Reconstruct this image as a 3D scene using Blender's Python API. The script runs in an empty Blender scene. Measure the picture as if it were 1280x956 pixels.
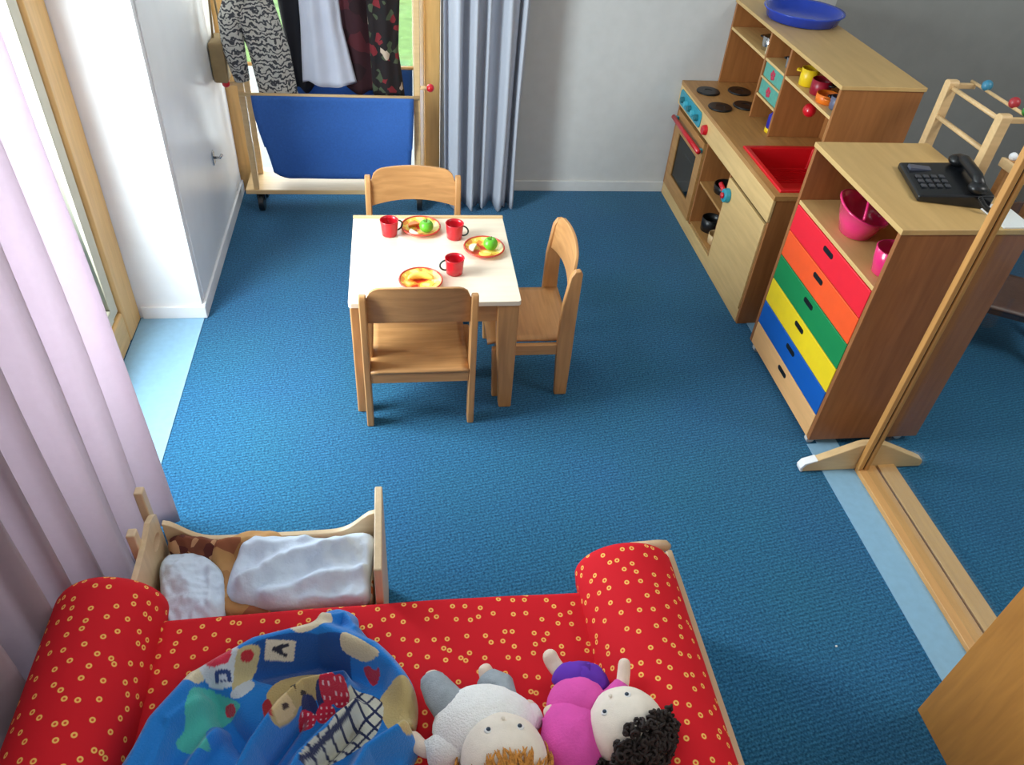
import bpy, bmesh, math, random
from mathutils import Vector, Matrix, noise
random.seed(7)
COL = bpy.context.scene.collection
sc = bpy.context.scene
pi = math.pi

# ------------------------------------------------------------------ camera model
F = 960.7
CAM = Vector((0, 0, 2.0))
XA = Vector((0.99011749, -0.02917271, 0.13717257))   # world axes in camera axes (right, down, forward)
YA = Vector((-0.12258378, -0.65515649, 0.74548185))
ZA = Vector((0.06812177, -0.75492975, -0.65225799))

def ray(px, py):
    c = Vector(((px - 640) / F, (py - 478) / F, 1.0))
    return Vector((XA.dot(c), YA.dot(c), ZA.dot(c)))
def at(px, py, z=0.0):
    r = ray(px, py); return CAM + r * ((z - CAM.z) / r.z)
def aty(px, py, y):
    r = ray(px, py); return CAM + r * (y / r.y)
def atx(px, py, x):
    r = ray(px, py); return CAM + r * (x / r.x)

cd = bpy.data.cameras.new('camera'); cam = bpy.data.objects.new('camera', cd); COL.objects.link(cam)
cd.sensor_width = 36; cd.lens = F / 1280 * 36; cd.clip_start = 0.02
M = Matrix(((XA.x, -XA.y, -XA.z), (YA.x, -YA.y, -YA.z), (ZA.x, -ZA.y, -ZA.z))).to_4x4()
M.translation = CAM
cam.matrix_world = M
sc.camera = cam

# ------------------------------------------------------------------ materials
def s2l(c):
    return tuple((v / 255 / 12.92) if v / 255 <= .04045 else ((v / 255 + .055) / 1.055) ** 2.4 for v in c)
def newmat(name):
    m = bpy.data.materials.new(name); m.use_nodes = True
    nt = m.node_tree; b = nt.nodes['Principled BSDF']
    return m, nt, b
def N(nt, t, **k):
    n = nt.nodes.new(t)
    for a, v in k.items(): setattr(n, a, v)
    return n
def plain(name, rgb, rough=.5, var=.0, scale=20, bump=0, bscale=60, spec=.5, coat=0, metal=0, coord='Object'):
    m, nt, b = newmat(name); c = s2l(rgb)
    b.inputs['Base Color'].default_value = (*c, 1); b.inputs['Roughness'].default_value = rough
    b.inputs['Specular IOR Level'].default_value = spec; b.inputs['Coat Weight'].default_value = coat
    b.inputs['Metallic'].default_value = metal
    tc = N(nt, 'ShaderNodeTexCoord')
    nz = N(nt, 'ShaderNodeTexNoise'); nz.inputs['Scale'].default_value = scale; nz.inputs['Detail'].default_value = 4
    nt.links.new(tc.outputs[coord], nz.inputs['Vector'])
    v = max(var, .03)
    cr = N(nt, 'ShaderNodeValToRGB')
    cr.color_ramp.elements[0].position = .3; cr.color_ramp.elements[1].position = .7
    cr.color_ramp.elements[0].color = (*[max(0, x * (1 - v)) for x in c], 1)
    cr.color_ramp.elements[1].color = (*[min(1, x * (1 + v)) for x in c], 1)
    nt.links.new(nz.outputs['Fac'], cr.inputs['Fac']); nt.links.new(cr.outputs['Color'], b.inputs['Base Color'])
    if bump:
        n2 = N(nt, 'ShaderNodeTexNoise'); n2.inputs['Scale'].default_value = bscale; n2.inputs['Detail'].default_value = 6
        nt.links.new(tc.outputs[coord], n2.inputs['Vector'])
        bp = N(nt, 'ShaderNodeBump'); bp.inputs['Strength'].default_value = bump; bp.inputs['Distance'].default_value = .01
        nt.links.new(n2.outputs['Fac'], bp.inputs['Height']); nt.links.new(bp.outputs['Normal'], b.inputs['Normal'])
    return m
def wood(name, rgb, axis=0, rough=.42, contrast=.16, scale=9):
    m, nt, b = newmat(name); c = s2l(rgb)
    tc = N(nt, 'ShaderNodeTexCoord'); mp = N(nt, 'ShaderNodeMapping')
    s = [1, 1, 1]; s[axis] = .09
    mp.inputs['Scale'].default_value = s
    nt.links.new(tc.outputs['Object'], mp.inputs['Vector'])
    nz = N(nt, 'ShaderNodeTexNoise'); nz.inputs['Scale'].default_value = scale * 6; nz.inputs['Detail'].default_value = 7
    nz.inputs['Distortion'].default_value = .4
    nt.links.new(mp.outputs['Vector'], nz.inputs['Vector'])
    cr = N(nt, 'ShaderNodeValToRGB'); cr.color_ramp.elements[0].position = .32; cr.color_ramp.elements[1].position = .68
    cr.color_ramp.elements[0].color = (c[0] * (1 - contrast), c[1] * (1 - contrast * 1.25), c[2] * (1 - contrast * 1.5), 1)
    cr.color_ramp.elements[1].color = (min(1, c[0] * (1 + contrast * .6)), min(1, c[1] * (1 + contrast * .6)), min(1, c[2] * (1 + contrast * .6)), 1)
    nt.links.new(nz.outputs['Fac'], cr.inputs['Fac']); nt.links.new(cr.outputs['Color'], b.inputs['Base Color'])
    b.inputs['Roughness'].default_value = rough
    bp = N(nt, 'ShaderNodeBump'); bp.inputs['Strength'].default_value = .06; bp.inputs['Distance'].default_value = .003
    nt.links.new(nz.outputs['Fac'], bp.inputs['Height']); nt.links.new(bp.outputs['Normal'], b.inputs['Normal'])
    return m
BEECH = (196, 144, 90)
WX = wood('beech_x', BEECH, 0); WY = wood('beech_y', BEECH, 1); WZ = wood('beech_z', BEECH, 2)
WPALE = wood('pale_maple_x', (224, 190, 140), 0, contrast=.08)
WTOP = wood('table_top_glossed', (246, 230, 206), 0, rough=.27, contrast=.05)  # pale top, lightened further for the window gloss on it
WBIRCH = wood('birch_ply', (208, 172, 112), 1, contrast=.08, scale=5)
WKIT = wood('kitchen_beech', (184, 136, 80), 1, contrast=.14)
WKITZ = wood('kitchen_beech_shaded', (164, 108, 60), 2, contrast=.14)  # upright faces: their shade is put into a darker beech colour
WPLY = wood('plywood_edge_light', (222, 186, 126), 1, contrast=.08)
WCAB = wood('shelf_side_beech_shaded', (158, 102, 58), 2, contrast=.16)  # darker beech, deepened further for the shade on the sides
WFRAME = wood('window_pine', (222, 178, 112), 2, rough=.35, contrast=.1)
WFRAMEY = wood('window_pine_y', (222, 178, 112), 1, rough=.35, contrast=.1)
WBIG = wood('cabinet_beech', (198, 138, 66), 2, contrast=.12)
WHITE = plain('white_paint', (238, 239, 241), .5, .02, 8)
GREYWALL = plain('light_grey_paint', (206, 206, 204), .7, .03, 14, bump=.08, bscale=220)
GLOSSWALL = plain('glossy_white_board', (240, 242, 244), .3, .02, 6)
DARKWALL = plain('dark_grey_wall', (168, 168, 164), .8, .04, 10, bump=.08, bscale=200)  # darker grey for the right-hand walls
CEIL = plain('ceiling_paint', (240, 240, 238), .8)
BLACK = plain('black_plastic', (22, 23, 25), .35)
BLACKG = plain('black_gloss_plastic', (24, 26, 30), .22)
DGROOVE = plain('dark_groove', (35, 25, 18), .8)
REDP = plain('red_plastic', (205, 22, 38), .28, coat=.2)
SINKRED = plain('red_sink_plastic', (214, 24, 34), .3, bump=.05, bscale=300)
TEAL = plain('teal_plastic', (48, 150, 170), .35)
TEALP = plain('teal_tile_paint', (90, 165, 150), .5, .1, 60)
YEL = plain('yellow_plastic', (236, 200, 30), .35)
ORA = plain('orange_plastic', (236, 120, 30), .4)
BLUEP = plain('blue_plastic', (28, 66, 185), .25, coat=.3)
NAVY = plain('navy_plastic', (36, 38, 150), .3)
GREENP = plain('green_plastic', (96, 178, 40), .35)
PINKP = plain('pink_plastic', (236, 50, 120), .18, coat=.5)
CREAM = plain('cream_plastic', (226, 214, 178), .4)
STEEL = plain('steel', (190, 190, 190), .2, metal=1)
RUBBER = plain('pale_rubber', (200, 200, 198), .6)
LINO = plain('pale_blue_linoleum', (138, 180, 208), .35, .05, 40)
PATIOL = plain('grey_paving', (132, 154, 156), .8, .06, 4)
LAWN = plain('lawn_grass', (158, 196, 116), .9, .25, 6)
PATIO = plain('pale_paving', (214, 216, 212), .8, .08, 4)
DRAW = {n: plain('drawer_' + n, c, .4, .03) for n, c in dict(red=(232, 34, 50), orange=(242, 88, 36), green=(26, 132, 72), yellow=(238, 206, 26), blue=(16, 88, 176)).items()}
SKINP = plain('doll_pale_face', (240, 230, 216), .9, .02, 60, bump=.2, bscale=400)
SKIN = plain('doll_cotton_skin', (236, 214, 196), .9, .03, 60, bump=.2, bscale=400)
GREYST = plain('doll_grey_jersey', (158, 168, 176), .9, .1, 60, bump=.3, bscale=300)
WSHIRT = plain('doll_white_terry', (250, 251, 250), .95, .03, 90, bump=.5, bscale=260)
PURPLE = plain('doll_purple_jersey', (98, 44, 176), .9, .05)
PINKF = plain('doll_pink_jersey', (226, 84, 176), .9, .06, 30, bump=.2, bscale=200)
HAIRB = plain('doll_ginger_hair', (206, 140, 62), .8, .3, 130, bump=.6, bscale=200)
HAIRK = plain('doll_dark_curls', (40, 30, 28), .75, .3, 200)
EYE = plain('doll_eye', (30, 50, 70), .4)
KHAKI = plain('khaki_cloth', (150, 128, 92), .9, .1)
WCLOTH = plain('white_cotton', (206, 220, 238), .9, .03, 20, bump=.3, bscale=60)
BLACKF = plain('black_cloth', (20, 20, 30), .85)
WHITEF = plain('white_satin', (206, 210, 226), .6, .04, 10, bump=.2, bscale=30)

def carpet_mat():
    m, nt, b = newmat('blue_carpet')
    tc = N(nt, 'ShaderNodeTexCoord')
    n1 = N(nt, 'ShaderNodeTexNoise'); n1.inputs['Scale'].default_value = 150; n1.inputs['Detail'].default_value = 3
    n2 = N(nt, 'ShaderNodeTexNoise'); n2.inputs['Scale'].default_value = 2.5; n2.inputs['Detail'].default_value = 3
    wv = N(nt, 'ShaderNodeTexWave'); wv.bands_direction = 'Y'; wv.inputs['Scale'].default_value = 24; wv.inputs['Distortion'].default_value = 1.2
    wv.inputs['Detail'].default_value = 2; wv.inputs['Detail Scale'].default_value = 1.5
    for n in (n1, n2): nt.links.new(tc.outputs['Object'], n.inputs['Vector'])
    mp = N(nt, 'ShaderNodeMapping'); mp.inputs['Rotation'].default_value = (0, 0, -.17); nt.links.new(tc.outputs['Object'], mp.inputs['Vector']); nt.links.new(mp.outputs['Vector'], wv.inputs['Vector'])
    cr = N(nt, 'ShaderNodeValToRGB'); cr.color_ramp.elements[0].position = .3; cr.color_ramp.elements[1].position = .72
    cr.color_ramp.elements[0].color = (*s2l((14, 74, 114)), 1); cr.color_ramp.elements[1].color = (*s2l((62, 138, 182)), 1)
    nt.links.new(n1.outputs['Fac'], cr.inputs['Fac'])
    mx = N(nt, 'ShaderNodeMix', data_type='RGBA', blend_type='MULTIPLY'); mx.inputs['Factor'].default_value = .22
    nt.links.new(cr.outputs['Color'], mx.inputs['A']); nt.links.new(n2.outputs['Color'], mx.inputs['B'])
    mx2 = N(nt, 'ShaderNodeMix', data_type='RGBA', blend_type='MULTIPLY'); mx2.inputs['Factor'].default_value = .3
    nt.links.new(mx.outputs['Result'], mx2.inputs['A']); nt.links.new(wv.outputs['Color'], mx2.inputs['B'])
    nt.links.new(mx2.outputs['Result'], b.inputs['Base Color'])
    b.inputs['Roughness'].default_value = .95; b.inputs['Specular IOR Level'].default_value = .15
    b.inputs['Sheen Weight'].default_value = .15
    bp = N(nt, 'ShaderNodeBump'); bp.inputs['Strength'].default_value = .6; bp.inputs['Distance'].default_value = .004
    nt.links.new(n1.outputs['Fac'], bp.inputs['Height']); nt.links.new(bp.outputs['Normal'], b.inputs['Normal'])
    return m
CARPET = carpet_mat()

def glass_mat(name, tint=(.93, .96, .96)):
    m = bpy.data.materials.new(name); m.use_nodes = True; nt = m.node_tree; nt.nodes.clear()
    out = N(nt, 'ShaderNodeOutputMaterial'); tr = N(nt, 'ShaderNodeBsdfTransparent'); gl = N(nt, 'ShaderNodeBsdfGlossy')
    tr.inputs['Color'].default_value = (*tint, 1); gl.inputs['Roughness'].default_value = .02
    fr = N(nt, 'ShaderNodeFresnel'); mx = N(nt, 'ShaderNodeMixShader')
    geo = N(nt, 'ShaderNodeNewGeometry'); mr = N(nt, 'ShaderNodeMapRange')      # the same pane reflectance from both faces
    mr.inputs['To Min'].default_value = 1.45; mr.inputs['To Max'].default_value = 1 / 1.45
    nt.links.new(geo.outputs['Backfacing'], mr.inputs['Value']); nt.links.new(mr.outputs['Result'], fr.inputs['IOR'])
    nt.links.new(fr.outputs[0], mx.inputs[0]); nt.links.new(tr.outputs[0], mx.inputs[1]); nt.links.new(gl.outputs[0], mx.inputs[2])
    nt.links.new(mx.outputs[0], out.inputs['Surface'])
    return m
GLASS = glass_mat('clear_glass')
OVENG = glass_mat('smoked_glass', (.45, .5, .52))

def curtain_mat(name, rgb, trans=.45):
    m = bpy.data.materials.new(name); m.use_nodes = True; nt = m.node_tree; nt.nodes.clear()
    out = N(nt, 'ShaderNodeOutputMaterial'); d = N(nt, 'ShaderNodeBsdfDiffuse'); t = N(nt, 'ShaderNodeBsdfTranslucent')
    tc = N(nt, 'ShaderNodeTexCoord'); nz = N(nt, 'ShaderNodeTexNoise'); nz.inputs['Scale'].default_value = 60
    nt.links.new(tc.outputs['Object'], nz.inputs['Vector'])
    cr = N(nt, 'ShaderNodeValToRGB'); c = s2l(rgb)
    cr.color_ramp.elements[0].color = (*[x * .94 for x in c], 1); cr.color_ramp.elements[1].color = (*c, 1)
    nt.links.new(nz.outputs['Fac'], cr.inputs['Fac'])
    nt.links.new(cr.outputs['Color'], d.inputs['Color']); nt.links.new(cr.outputs['Color'], t.inputs['Color'])
    mx = N(nt, 'ShaderNodeMixShader'); mx.inputs[0].default_value = trans
    nt.links.new(d.outputs[0], mx.inputs[1]); nt.links.new(t.outputs[0], mx.inputs[2]); nt.links.new(mx.outputs[0], out.inputs['Surface'])
    return m
CURT_L = curtain_mat('lilac_curtain', (214, 202, 210), .5)
CURT_B = curtain_mat('pale_blue_curtain', (208, 212, 222), .3)

def ring_mat():
    m, nt, b = newmat('red_ring_print_cloth')
    tc = N(nt, 'ShaderNodeTexCoord')
    vo = N(nt, 'ShaderNodeTexVoronoi', voronoi_dimensions='2D', feature='F1'); vo.inputs['Scale'].default_value = 27; vo.inputs['Randomness'].default_value = .85
    nt.links.new(tc.outputs['UV'], vo.inputs['Vector'])
    cr = N(nt, 'ShaderNodeValToRGB'); cr.color_ramp.interpolation = 'LINEAR'
    e = cr.color_ramp.elements
    red = (*s2l((212, 30, 42)), 1); yel = (*s2l((250, 196, 104)), 1); mid = (*s2l((222, 74, 46)), 1)
    e[0].position = 0; e[0].color = mid; e[1].position = 1; e[1].color = red
    for p, c in ((.06, mid), (.085, yel), (.145, yel), (.175, red)):
        k = e.new(p); k.color = c
    nt.links.new(vo.outputs['Distance'], cr.inputs['Fac'])
    nt.links.new(cr.outputs['Color'], b.inputs['Base Color'])
    b.inputs['Roughness'].default_value = .85; b.inputs['Specular IOR Level'].default_value = .2
    return m
RING = ring_mat()

def zebra_mat():
    m, nt, b = newmat('grey_animal_fur')
    tc = N(nt, 'ShaderNodeTexCoord'); wv = N(nt, 'ShaderNodeTexWave'); wv.bands_direction = 'Z'
    wv.inputs['Scale'].default_value = 13; wv.inputs['Distortion'].default_value = 12; wv.inputs['Detail'].default_value = 3; wv.inputs['Detail Scale'].default_value = 2.4
    nt.links.new(tc.outputs['Object'], wv.inputs['Vector'])
    cr = N(nt, 'ShaderNodeValToRGB'); cr.color_ramp.elements[0].position = .25; cr.color_ramp.elements[1].position = .6
    cr.color_ramp.elements[0].color = (*s2l((70, 72, 78)), 1); cr.color_ramp.elements[1].color = (*s2l((204, 202, 194)), 1)
    nt.links.new(wv.outputs['Fac'], cr.inputs['Fac']); nt.links.new(cr.outputs['Color'], b.inputs['Base Color']); b.inputs['Roughness'].default_value = .95
    return m
ZEBRA = zebra_mat()
def print_mat(name, base, spots, scale=26):
    m, nt, b = newmat(name)
    tc = N(nt, 'ShaderNodeTexCoord'); vo = N(nt, 'ShaderNodeTexVoronoi'); vo.inputs['Scale'].default_value = scale
    nt.links.new(tc.outputs['Object'], vo.inputs['Vector'])
    sep = N(nt, 'ShaderNodeSeparateColor'); nt.links.new(vo.outputs['Color'], sep.inputs[0])
    cr = N(nt, 'ShaderNodeValToRGB'); cr.color_ramp.interpolation = 'CONSTANT'
    e = cr.color_ramp.elements; e[0].color = (*s2l(base), 1); e[1].position = .96; e[1].color = (*s2l(spots[-1]), 1)
    for i, s in enumerate(spots[:-1]):
        k = e.new(.55 + .4 * i / max(1, len(spots) - 1)); k.color = (*s2l(s), 1)
    nt.links.new(sep.outputs[0], cr.inputs['Fac']); nt.links.new(cr.outputs['Color'], b.inputs['Base Color']); b.inputs['Roughness'].default_value = .9
    return m
FLORAL = print_mat('dark_floral_cloth', (28, 18, 20), [(70, 80, 58), (120, 30, 38), (22, 20, 22), (190, 170, 150)], 34)
MAROON = print_mat('maroon_cloth', (52, 18, 26), [(36, 12, 18), (80, 26, 34), (44, 16, 22)], 16)
PATCH = print_mat('orange_print_cloth', (238, 216, 190), [(226, 120, 60), (240, 220, 190), (200, 70, 50)], 50)
TANF = print_mat('tan_brown_cloth', (196, 150, 96), [(176, 128, 78), (150, 90, 60), (206, 166, 110)], 22)
BROWNF = print_mat('brown_pattern_cloth', (120, 66, 44), [(90, 40, 34), (196, 150, 110), (130, 76, 50)], 40)
BLUEF = plain('blue_canvas', (50, 100, 178), .85, .08, 120, bump=.2, bscale=300)
def rag_mat():
    m, nt, b = newmat('blanket_print')
    at_ = N(nt, 'ShaderNodeVertexColor'); at_.layer_name = 'print'
    nt.links.new(at_.outputs['Color'], b.inputs['Base Color']); b.inputs['Roughness'].default_value = .95; b.inputs['Sheen Weight'].default_value = .3
    tc = N(nt, 'ShaderNodeTexCoord'); n1 = N(nt, 'ShaderNodeTexNoise'); n1.inputs['Scale'].default_value = 260
    nt.links.new(tc.outputs['Object'], n1.inputs['Vector'])
    bp = N(nt, 'ShaderNodeBump'); bp.inputs['Strength'].default_value = .5; bp.inputs['Distance'].default_value = .004
    nt.links.new(n1.outputs['Fac'], bp.inputs['Height']); nt.links.new(bp.outputs['Normal'], b.inputs['Normal'])
    return m
RAG = rag_mat()
def plate_mat():
    m, nt, b = newmat('painted_plate')
    tc = N(nt, 'ShaderNodeTexCoord'); vo = N(nt, 'ShaderNodeTexNoise'); vo.inputs['Scale'].default_value = 22; vo.inputs['Detail'].default_value = 1
    nt.links.new(tc.outputs['Object'], vo.inputs['Vector'])
    cr = N(nt, 'ShaderNodeValToRGB'); cr.color_ramp.interpolation = 'CONSTANT'; e = cr.color_ramp.elements
    e[0].color = (*s2l((214, 62, 36)), 1); e[1].position = .62; e[1].color = (*s2l((250, 232, 150)), 1)
    k = e.new(.44); k.color = (*s2l((240, 150, 60)), 1); k = e.new(.53); k.color = (*s2l((250, 214, 90)), 1)
    nt.links.new(vo.outputs['Fac'], cr.inputs['Fac']); nt.links.new(cr.outputs['Color'], b.inputs['Base Color']); b.inputs['Roughness'].default_value = .3
    return m
PLATE = plate_mat()
PLRIM = plain('plate_red_rim', (206, 70, 52), .3)

# ------------------------------------------------------------------ mesh helpers
class MB:
    def __init__(s): s.v = []; s.f = []; s.mi = []; s.uv = []
    def add(s, vs, fs, mi=0, uv=None):
        o = len(s.v); s.v += [Vector(v) for v in vs]
        for k, f in enumerate(fs):
            s.f.append([i + o for i in f]); s.mi.append(mi)
            s.uv.append([uv[i] for i in f] if uv else None)
        return s
    def box(s, a, b, mi=0):
        x0, x1 = sorted((a[0], b[0])); y0, y1 = sorted((a[1], b[1])); z0, z1 = sorted((a[2], b[2]))
        v = [(x0, y0, z0), (x1, y0, z0), (x1, y1, z0), (x0, y1, z0), (x0, y0, z1), (x1, y0, z1), (x1, y1, z1), (x0, y1, z1)]
        return s.add(v, [(0, 3, 2, 1), (4, 5, 6, 7), (0, 1, 5, 4), (1, 2, 6, 5), (2, 3, 7, 6), (3, 0, 4, 7)], mi)
    def prism(s, pts, axis, a, b, mi=0):
        """pts: 2D outline; extruded along axis 0/1/2 from a to b"""
        def P(p, t):
            return {0: (t, p[0], p[1]), 1: (p[0], t, p[1]), 2: (p[0], p[1], t)}[axis]
        n = len(pts); vs = [P(p, a) for p in pts] + [P(p, b) for p in pts]
        fs = [list(range(n))[::-1], list(range(n, 2 * n))] + [(i, (i + 1) % n, n + (i + 1) % n, n + i) for i in range(n)]
        return s.add(vs, fs, mi)
    def tube(s, path, r, n=12, mi=0, cap=True):
        path = [Vector(p) for p in path]; R = r if hasattr(r, '__len__') else [r] * len(path)
        vs = []; up = None
        for i, p in enumerate(path):
            t = (path[min(i + 1, len(path) - 1)] - path[max(i - 1, 0)]).normalized()
            if up is None:
                up = t.orthogonal().normalized()
            up = (up - t * up.dot(t)).normalized(); sd = t.cross(up)
            for k in range(n):
                a = 2 * pi * k / n; vs.append(p + (up * math.cos(a) + sd * math.sin(a)) * R[i])
        fs = []
        for i in range(len(path) - 1):
            for k in range(n):
                fs.append((i * n + k, i * n + (k + 1) % n, (i + 1) * n + (k + 1) % n, (i + 1) * n + k))
        if cap: fs += [list(range(n))[::-1], list(range(len(vs) - n, len(vs)))]
        return s.add(vs, fs, mi)
    def lathe(s, prof, c=(0, 0, 0), n=28, mi=0, sx=1, sy=1):
        vs = []; fs = []
        for r, z in prof:
            for k in range(n):
                a = 2 * pi * k / n; vs.append((c[0] + r * sx * math.cos(a), c[1] + r * sy * math.sin(a), c[2] + z))
        for i in range(len(prof) - 1):
            for k in range(n):
                fs.append((i * n + k, i * n + (k + 1) % n, (i + 1) * n + (k + 1) % n, (i + 1) * n + k))
        fs.append(list(range(n))[::-1]); fs.append(list(range(len(vs) - n, len(vs))))
        return s.add(vs, fs, mi)
    def ball(s, c, r, n=14, m=10, mi=0, rot=None):
        r = r if hasattr(r, '__len__') else (r, r, r); vs = []; fs = []; c = Vector(c)
        for i in range(m + 1):
            t = pi * i / m
            for k in range(n):
                a = 2 * pi * k / n
                d = Vector((r[0] * math.sin(t) * math.cos(a), r[1] * math.sin(t) * math.sin(a), r[2] * math.cos(t)))
                if rot is not None: d = rot @ d
                vs.append(c + d)
        for i in range(m):
            for k in range(n):
                fs.append((i * n + k, (i + 1) * n + k, (i + 1) * n + (k + 1) % n, i * n + (k + 1) % n))
        return s.add(vs, fs, mi)
    def xf(s, Mx):
        s.v = [Mx @ v for v in s.v]; return s
    def build(s, name, mats, parent=None, smooth=False, bevel=0, seg=2, sub=0, local=False):
        me = bpy.data.meshes.new(name)
        off = Vector((0, 0, 0))
        if parent is not None and not local: 
            p = parent
            while p: off += p.location; p = p.parent
        me.from_pydata([tuple(v - off) for v in s.v], [], s.f)
        mats = mats if isinstance(mats, (list, tuple)) else [mats]
        for m in mats: me.materials.append(m)
        if any(u for u in s.uv):
            ul = me.uv_layers.new(name='UVMap')
            for p, u in zip(me.polygons, s.uv):
                if u:
                    for li, q in zip(p.loop_indices, u): ul.data[li].uv = q
        for p, mi in zip(me.polygons, s.mi): p.material_index = mi; p.use_smooth = smooth
        bm = bmesh.new(); bm.from_mesh(me)
        bmesh.ops.remove_doubles(bm, verts=bm.verts, dist=1e-6)
        bmesh.ops.recalc_face_normals(bm, faces=bm.faces)
        bm.to_mesh(me); bm.free()
        o = bpy.data.objects.new(name, me); COL.objects.link(o)
        if parent is not None: o.parent = parent
        if bevel:
            b = o.modifiers.new('bevel', 'BEVEL'); b.width = bevel; b.segments = seg; b.limit_method = 'ANGLE'; b.angle_limit = .6
            for p in me.polygons: p.use_smooth = True
            b.harden_normals = True
        if sub:
            q = o.modifiers.new('sub', 'SUBSURF'); q.levels = sub; q.render_levels = sub
        return o
def tag(o, label=None, cat=None, group=None, kind=None):
    if label: o['label'] = label
    if cat: o['category'] = cat
    if group: o['group'] = group
    if kind: o['kind'] = kind
    return o
def thing(name, label, cat, loc=(0, 0, 0), rz=0, group=None):
    o = bpy.data.objects.new(name, None); COL.objects.link(o); o.location = loc; o.rotation_euler = (0, 0, rz)
    o.empty_display_size = .05
    return tag(o, label, cat, group)
def dup(root, loc, rz, label):
    def rec(o, par):
        c = o.copy(); COL.objects.link(c)
        if par: c.parent = par
        for k in o.children: rec(k, c)
        return c
    r = rec(root, None); r.location = loc; r.rotation_euler = (0, 0, rz); r['label'] = label
    return r
def struct(name, mb, mats, **k):
    return tag(mb.build(name, mats, **k), kind='structure')
def roundrect(x0, x1, y0, y1, r, n=6):
    pts = []
    for cx, cy, a0 in ((x1 - r, y1 - r, 0), (x0 + r, y1 - r, pi / 2), (x0 + r, y0 + r, pi), (x1 - r, y0 + r, 1.5 * pi)):
        for i in range(n + 1):
            a = a0 + pi / 2 * i / n; pts.append((cx + r * math.cos(a), cy + r * math.sin(a)))
    return pts

# ------------------------------------------------------------------ the setting
YB = 3.93; XR = 3.7; ZC = 2.75; YF = -1.6
struct('floor', MB().box((-1.12, YF, -.08), (XR, YB, 0)), CARPET)
struct('trim_1', MB().box((-1.085, 1.42, 0), (-.832, 2.765, .003)), LINO)
struct('trim_2', MB().box((1.498, .2, 0), (1.622, 1.88, .003)).box((1.54, 1.88, 0), (1.622, YB, .003)), LINO)
struct('ceiling', MB().box((-1.3, YF, ZC), (XR, YB + .2, ZC + .1)), CEIL)
w = MB()
w.box((-1.25, 2.765, 0), (-.832, YB + .0, ZC))
struct('wall_left', w, WHITE)
w = MB(); w.box((-1.2, YF, 0), (-1.06, 1.40, ZC)); w.box((-1.2, 1.40, 2.25), (-1.0, 2.765, ZC))
struct('wall_left_near', w, WHITE)
# glossy board lining the side of the projecting wall
struct('wall_left_panel', MB().box((-.832, 2.80, .07), (-.826, 3.89, 2.3)), GLOSSWALL, bevel=.002)
struct('baseboard_left', MB().box((-.832, 2.765, 0), (-.818, YB, .065)), WHITE, bevel=.003)
struct('baseboard_left_end', MB().box((-1.075, 2.752, .003), (-.818, 2.765, .06)), WHITE, bevel=.003)
w = MB(); w.box((.22, YB, 0), (2.2, YB + .25, ZC)); w.box((-.832, YB, 2.25), (.22, YB + .25, ZC))
struct('wall_back', w, GREYWALL)
struct('baseboard_back', MB().box((.22, YB - .014, 0), (1.5, YB, .06)), plain('baseboard_grey', (216, 216, 214), .5), bevel=.003)
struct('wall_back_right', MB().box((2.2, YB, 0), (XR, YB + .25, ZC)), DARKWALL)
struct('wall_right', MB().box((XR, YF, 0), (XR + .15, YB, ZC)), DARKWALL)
struct('wall_front', MB().box((-1.2, YF - .15, 0), (XR, YF, ZC)), GREYWALL)

# left window: pine frame, glass
wx = -1.085
win = tag(bpy.data.objects.new('window_1', None), kind='structure'); COL.objects.link(win)
m = MB(); fx0, fx1 = wx - .05, wx
m.box((fx0, 2.60, .0), (fx1, 2.764, 2.25)); m.box((fx0, 1.40, .0), (fx1, 1.52, 2.25))
m.build('window_frame', WFRAME, win, bevel=.012, seg=3)
m = MB(); m.box((fx0, 1.52, 0.003), (fx1, 2.60, .15)); m.box((fx0, 1.52, 2.13), (fx1, 2.60, 2.25))
m.build('window_rail', WFRAMEY, win, bevel=.012, seg=3)
m = MB(); m.box((fx0 - .012, 2.588, .15), (fx1 - .022, 2.60, 2.13)); m.box((fx0 - .012, 1.52, .15), (fx1 - .022, 2.588, .162))
m.build('window_gasket', BLACK, win)
m = MB(); m.box((fx0 - .03, 2.53, .158), (fx1 - .012, 2.594, 2.13)); m.box((fx0 - .03, 1.52, .158), (fx1 - .012, 2.53, .205))
m.build('window_sash', plain('grey_beige_sash', (206, 200, 178), .5), win, bevel=.004)
MB().box((fx0 - .01, 1.52, .2), (fx0 - .004, 2.54, 2.13)).build('window_glass', GLASS, win)
# back window / garden door
win2 = tag(bpy.data.objects.new('window_2', None), kind='structure'); COL.objects.link(win2)
m = MB(); m.box((-.832, YB - .03, 0), (-.765, YB + .05, 2.25)); m.box((.135, YB - .03, 0), (.215, YB + .05, 2.25))
m.build('window_frame', WFRAME, win2, bevel=.006)
m = MB(); m.box((-.765, YB - .01, 0), (-.72, YB + .04, 2.25)); m.box((.105, YB - .01, .0), (.135, YB + .04, 2.25)); m.box((-.72, YB - .01, 0), (.105, YB + .04, .10)); m.box((-.72, YB - .01, 2.15), (.105, YB + .04, 2.25))
m.build('window_sash', plain('white_sash', (236, 234, 226), .4), win2, bevel=.004)
MB().box((-.72, YB + .01, .1), (.105, YB + .016, 2.15)).build('window_glass', GLASS, win2)
# outside
struct('ground', MB().box((-14, -6, -.3), (-1.3, 4.15, -.12), 1).box((-14, 4.18, -.3), (12, 6.2, -.12)), [PATIO, PATIOL])
struct('ground_lawn', MB().box((-14, 6.2, -.3), (12, 26, -.1)), LAWN)

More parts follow.
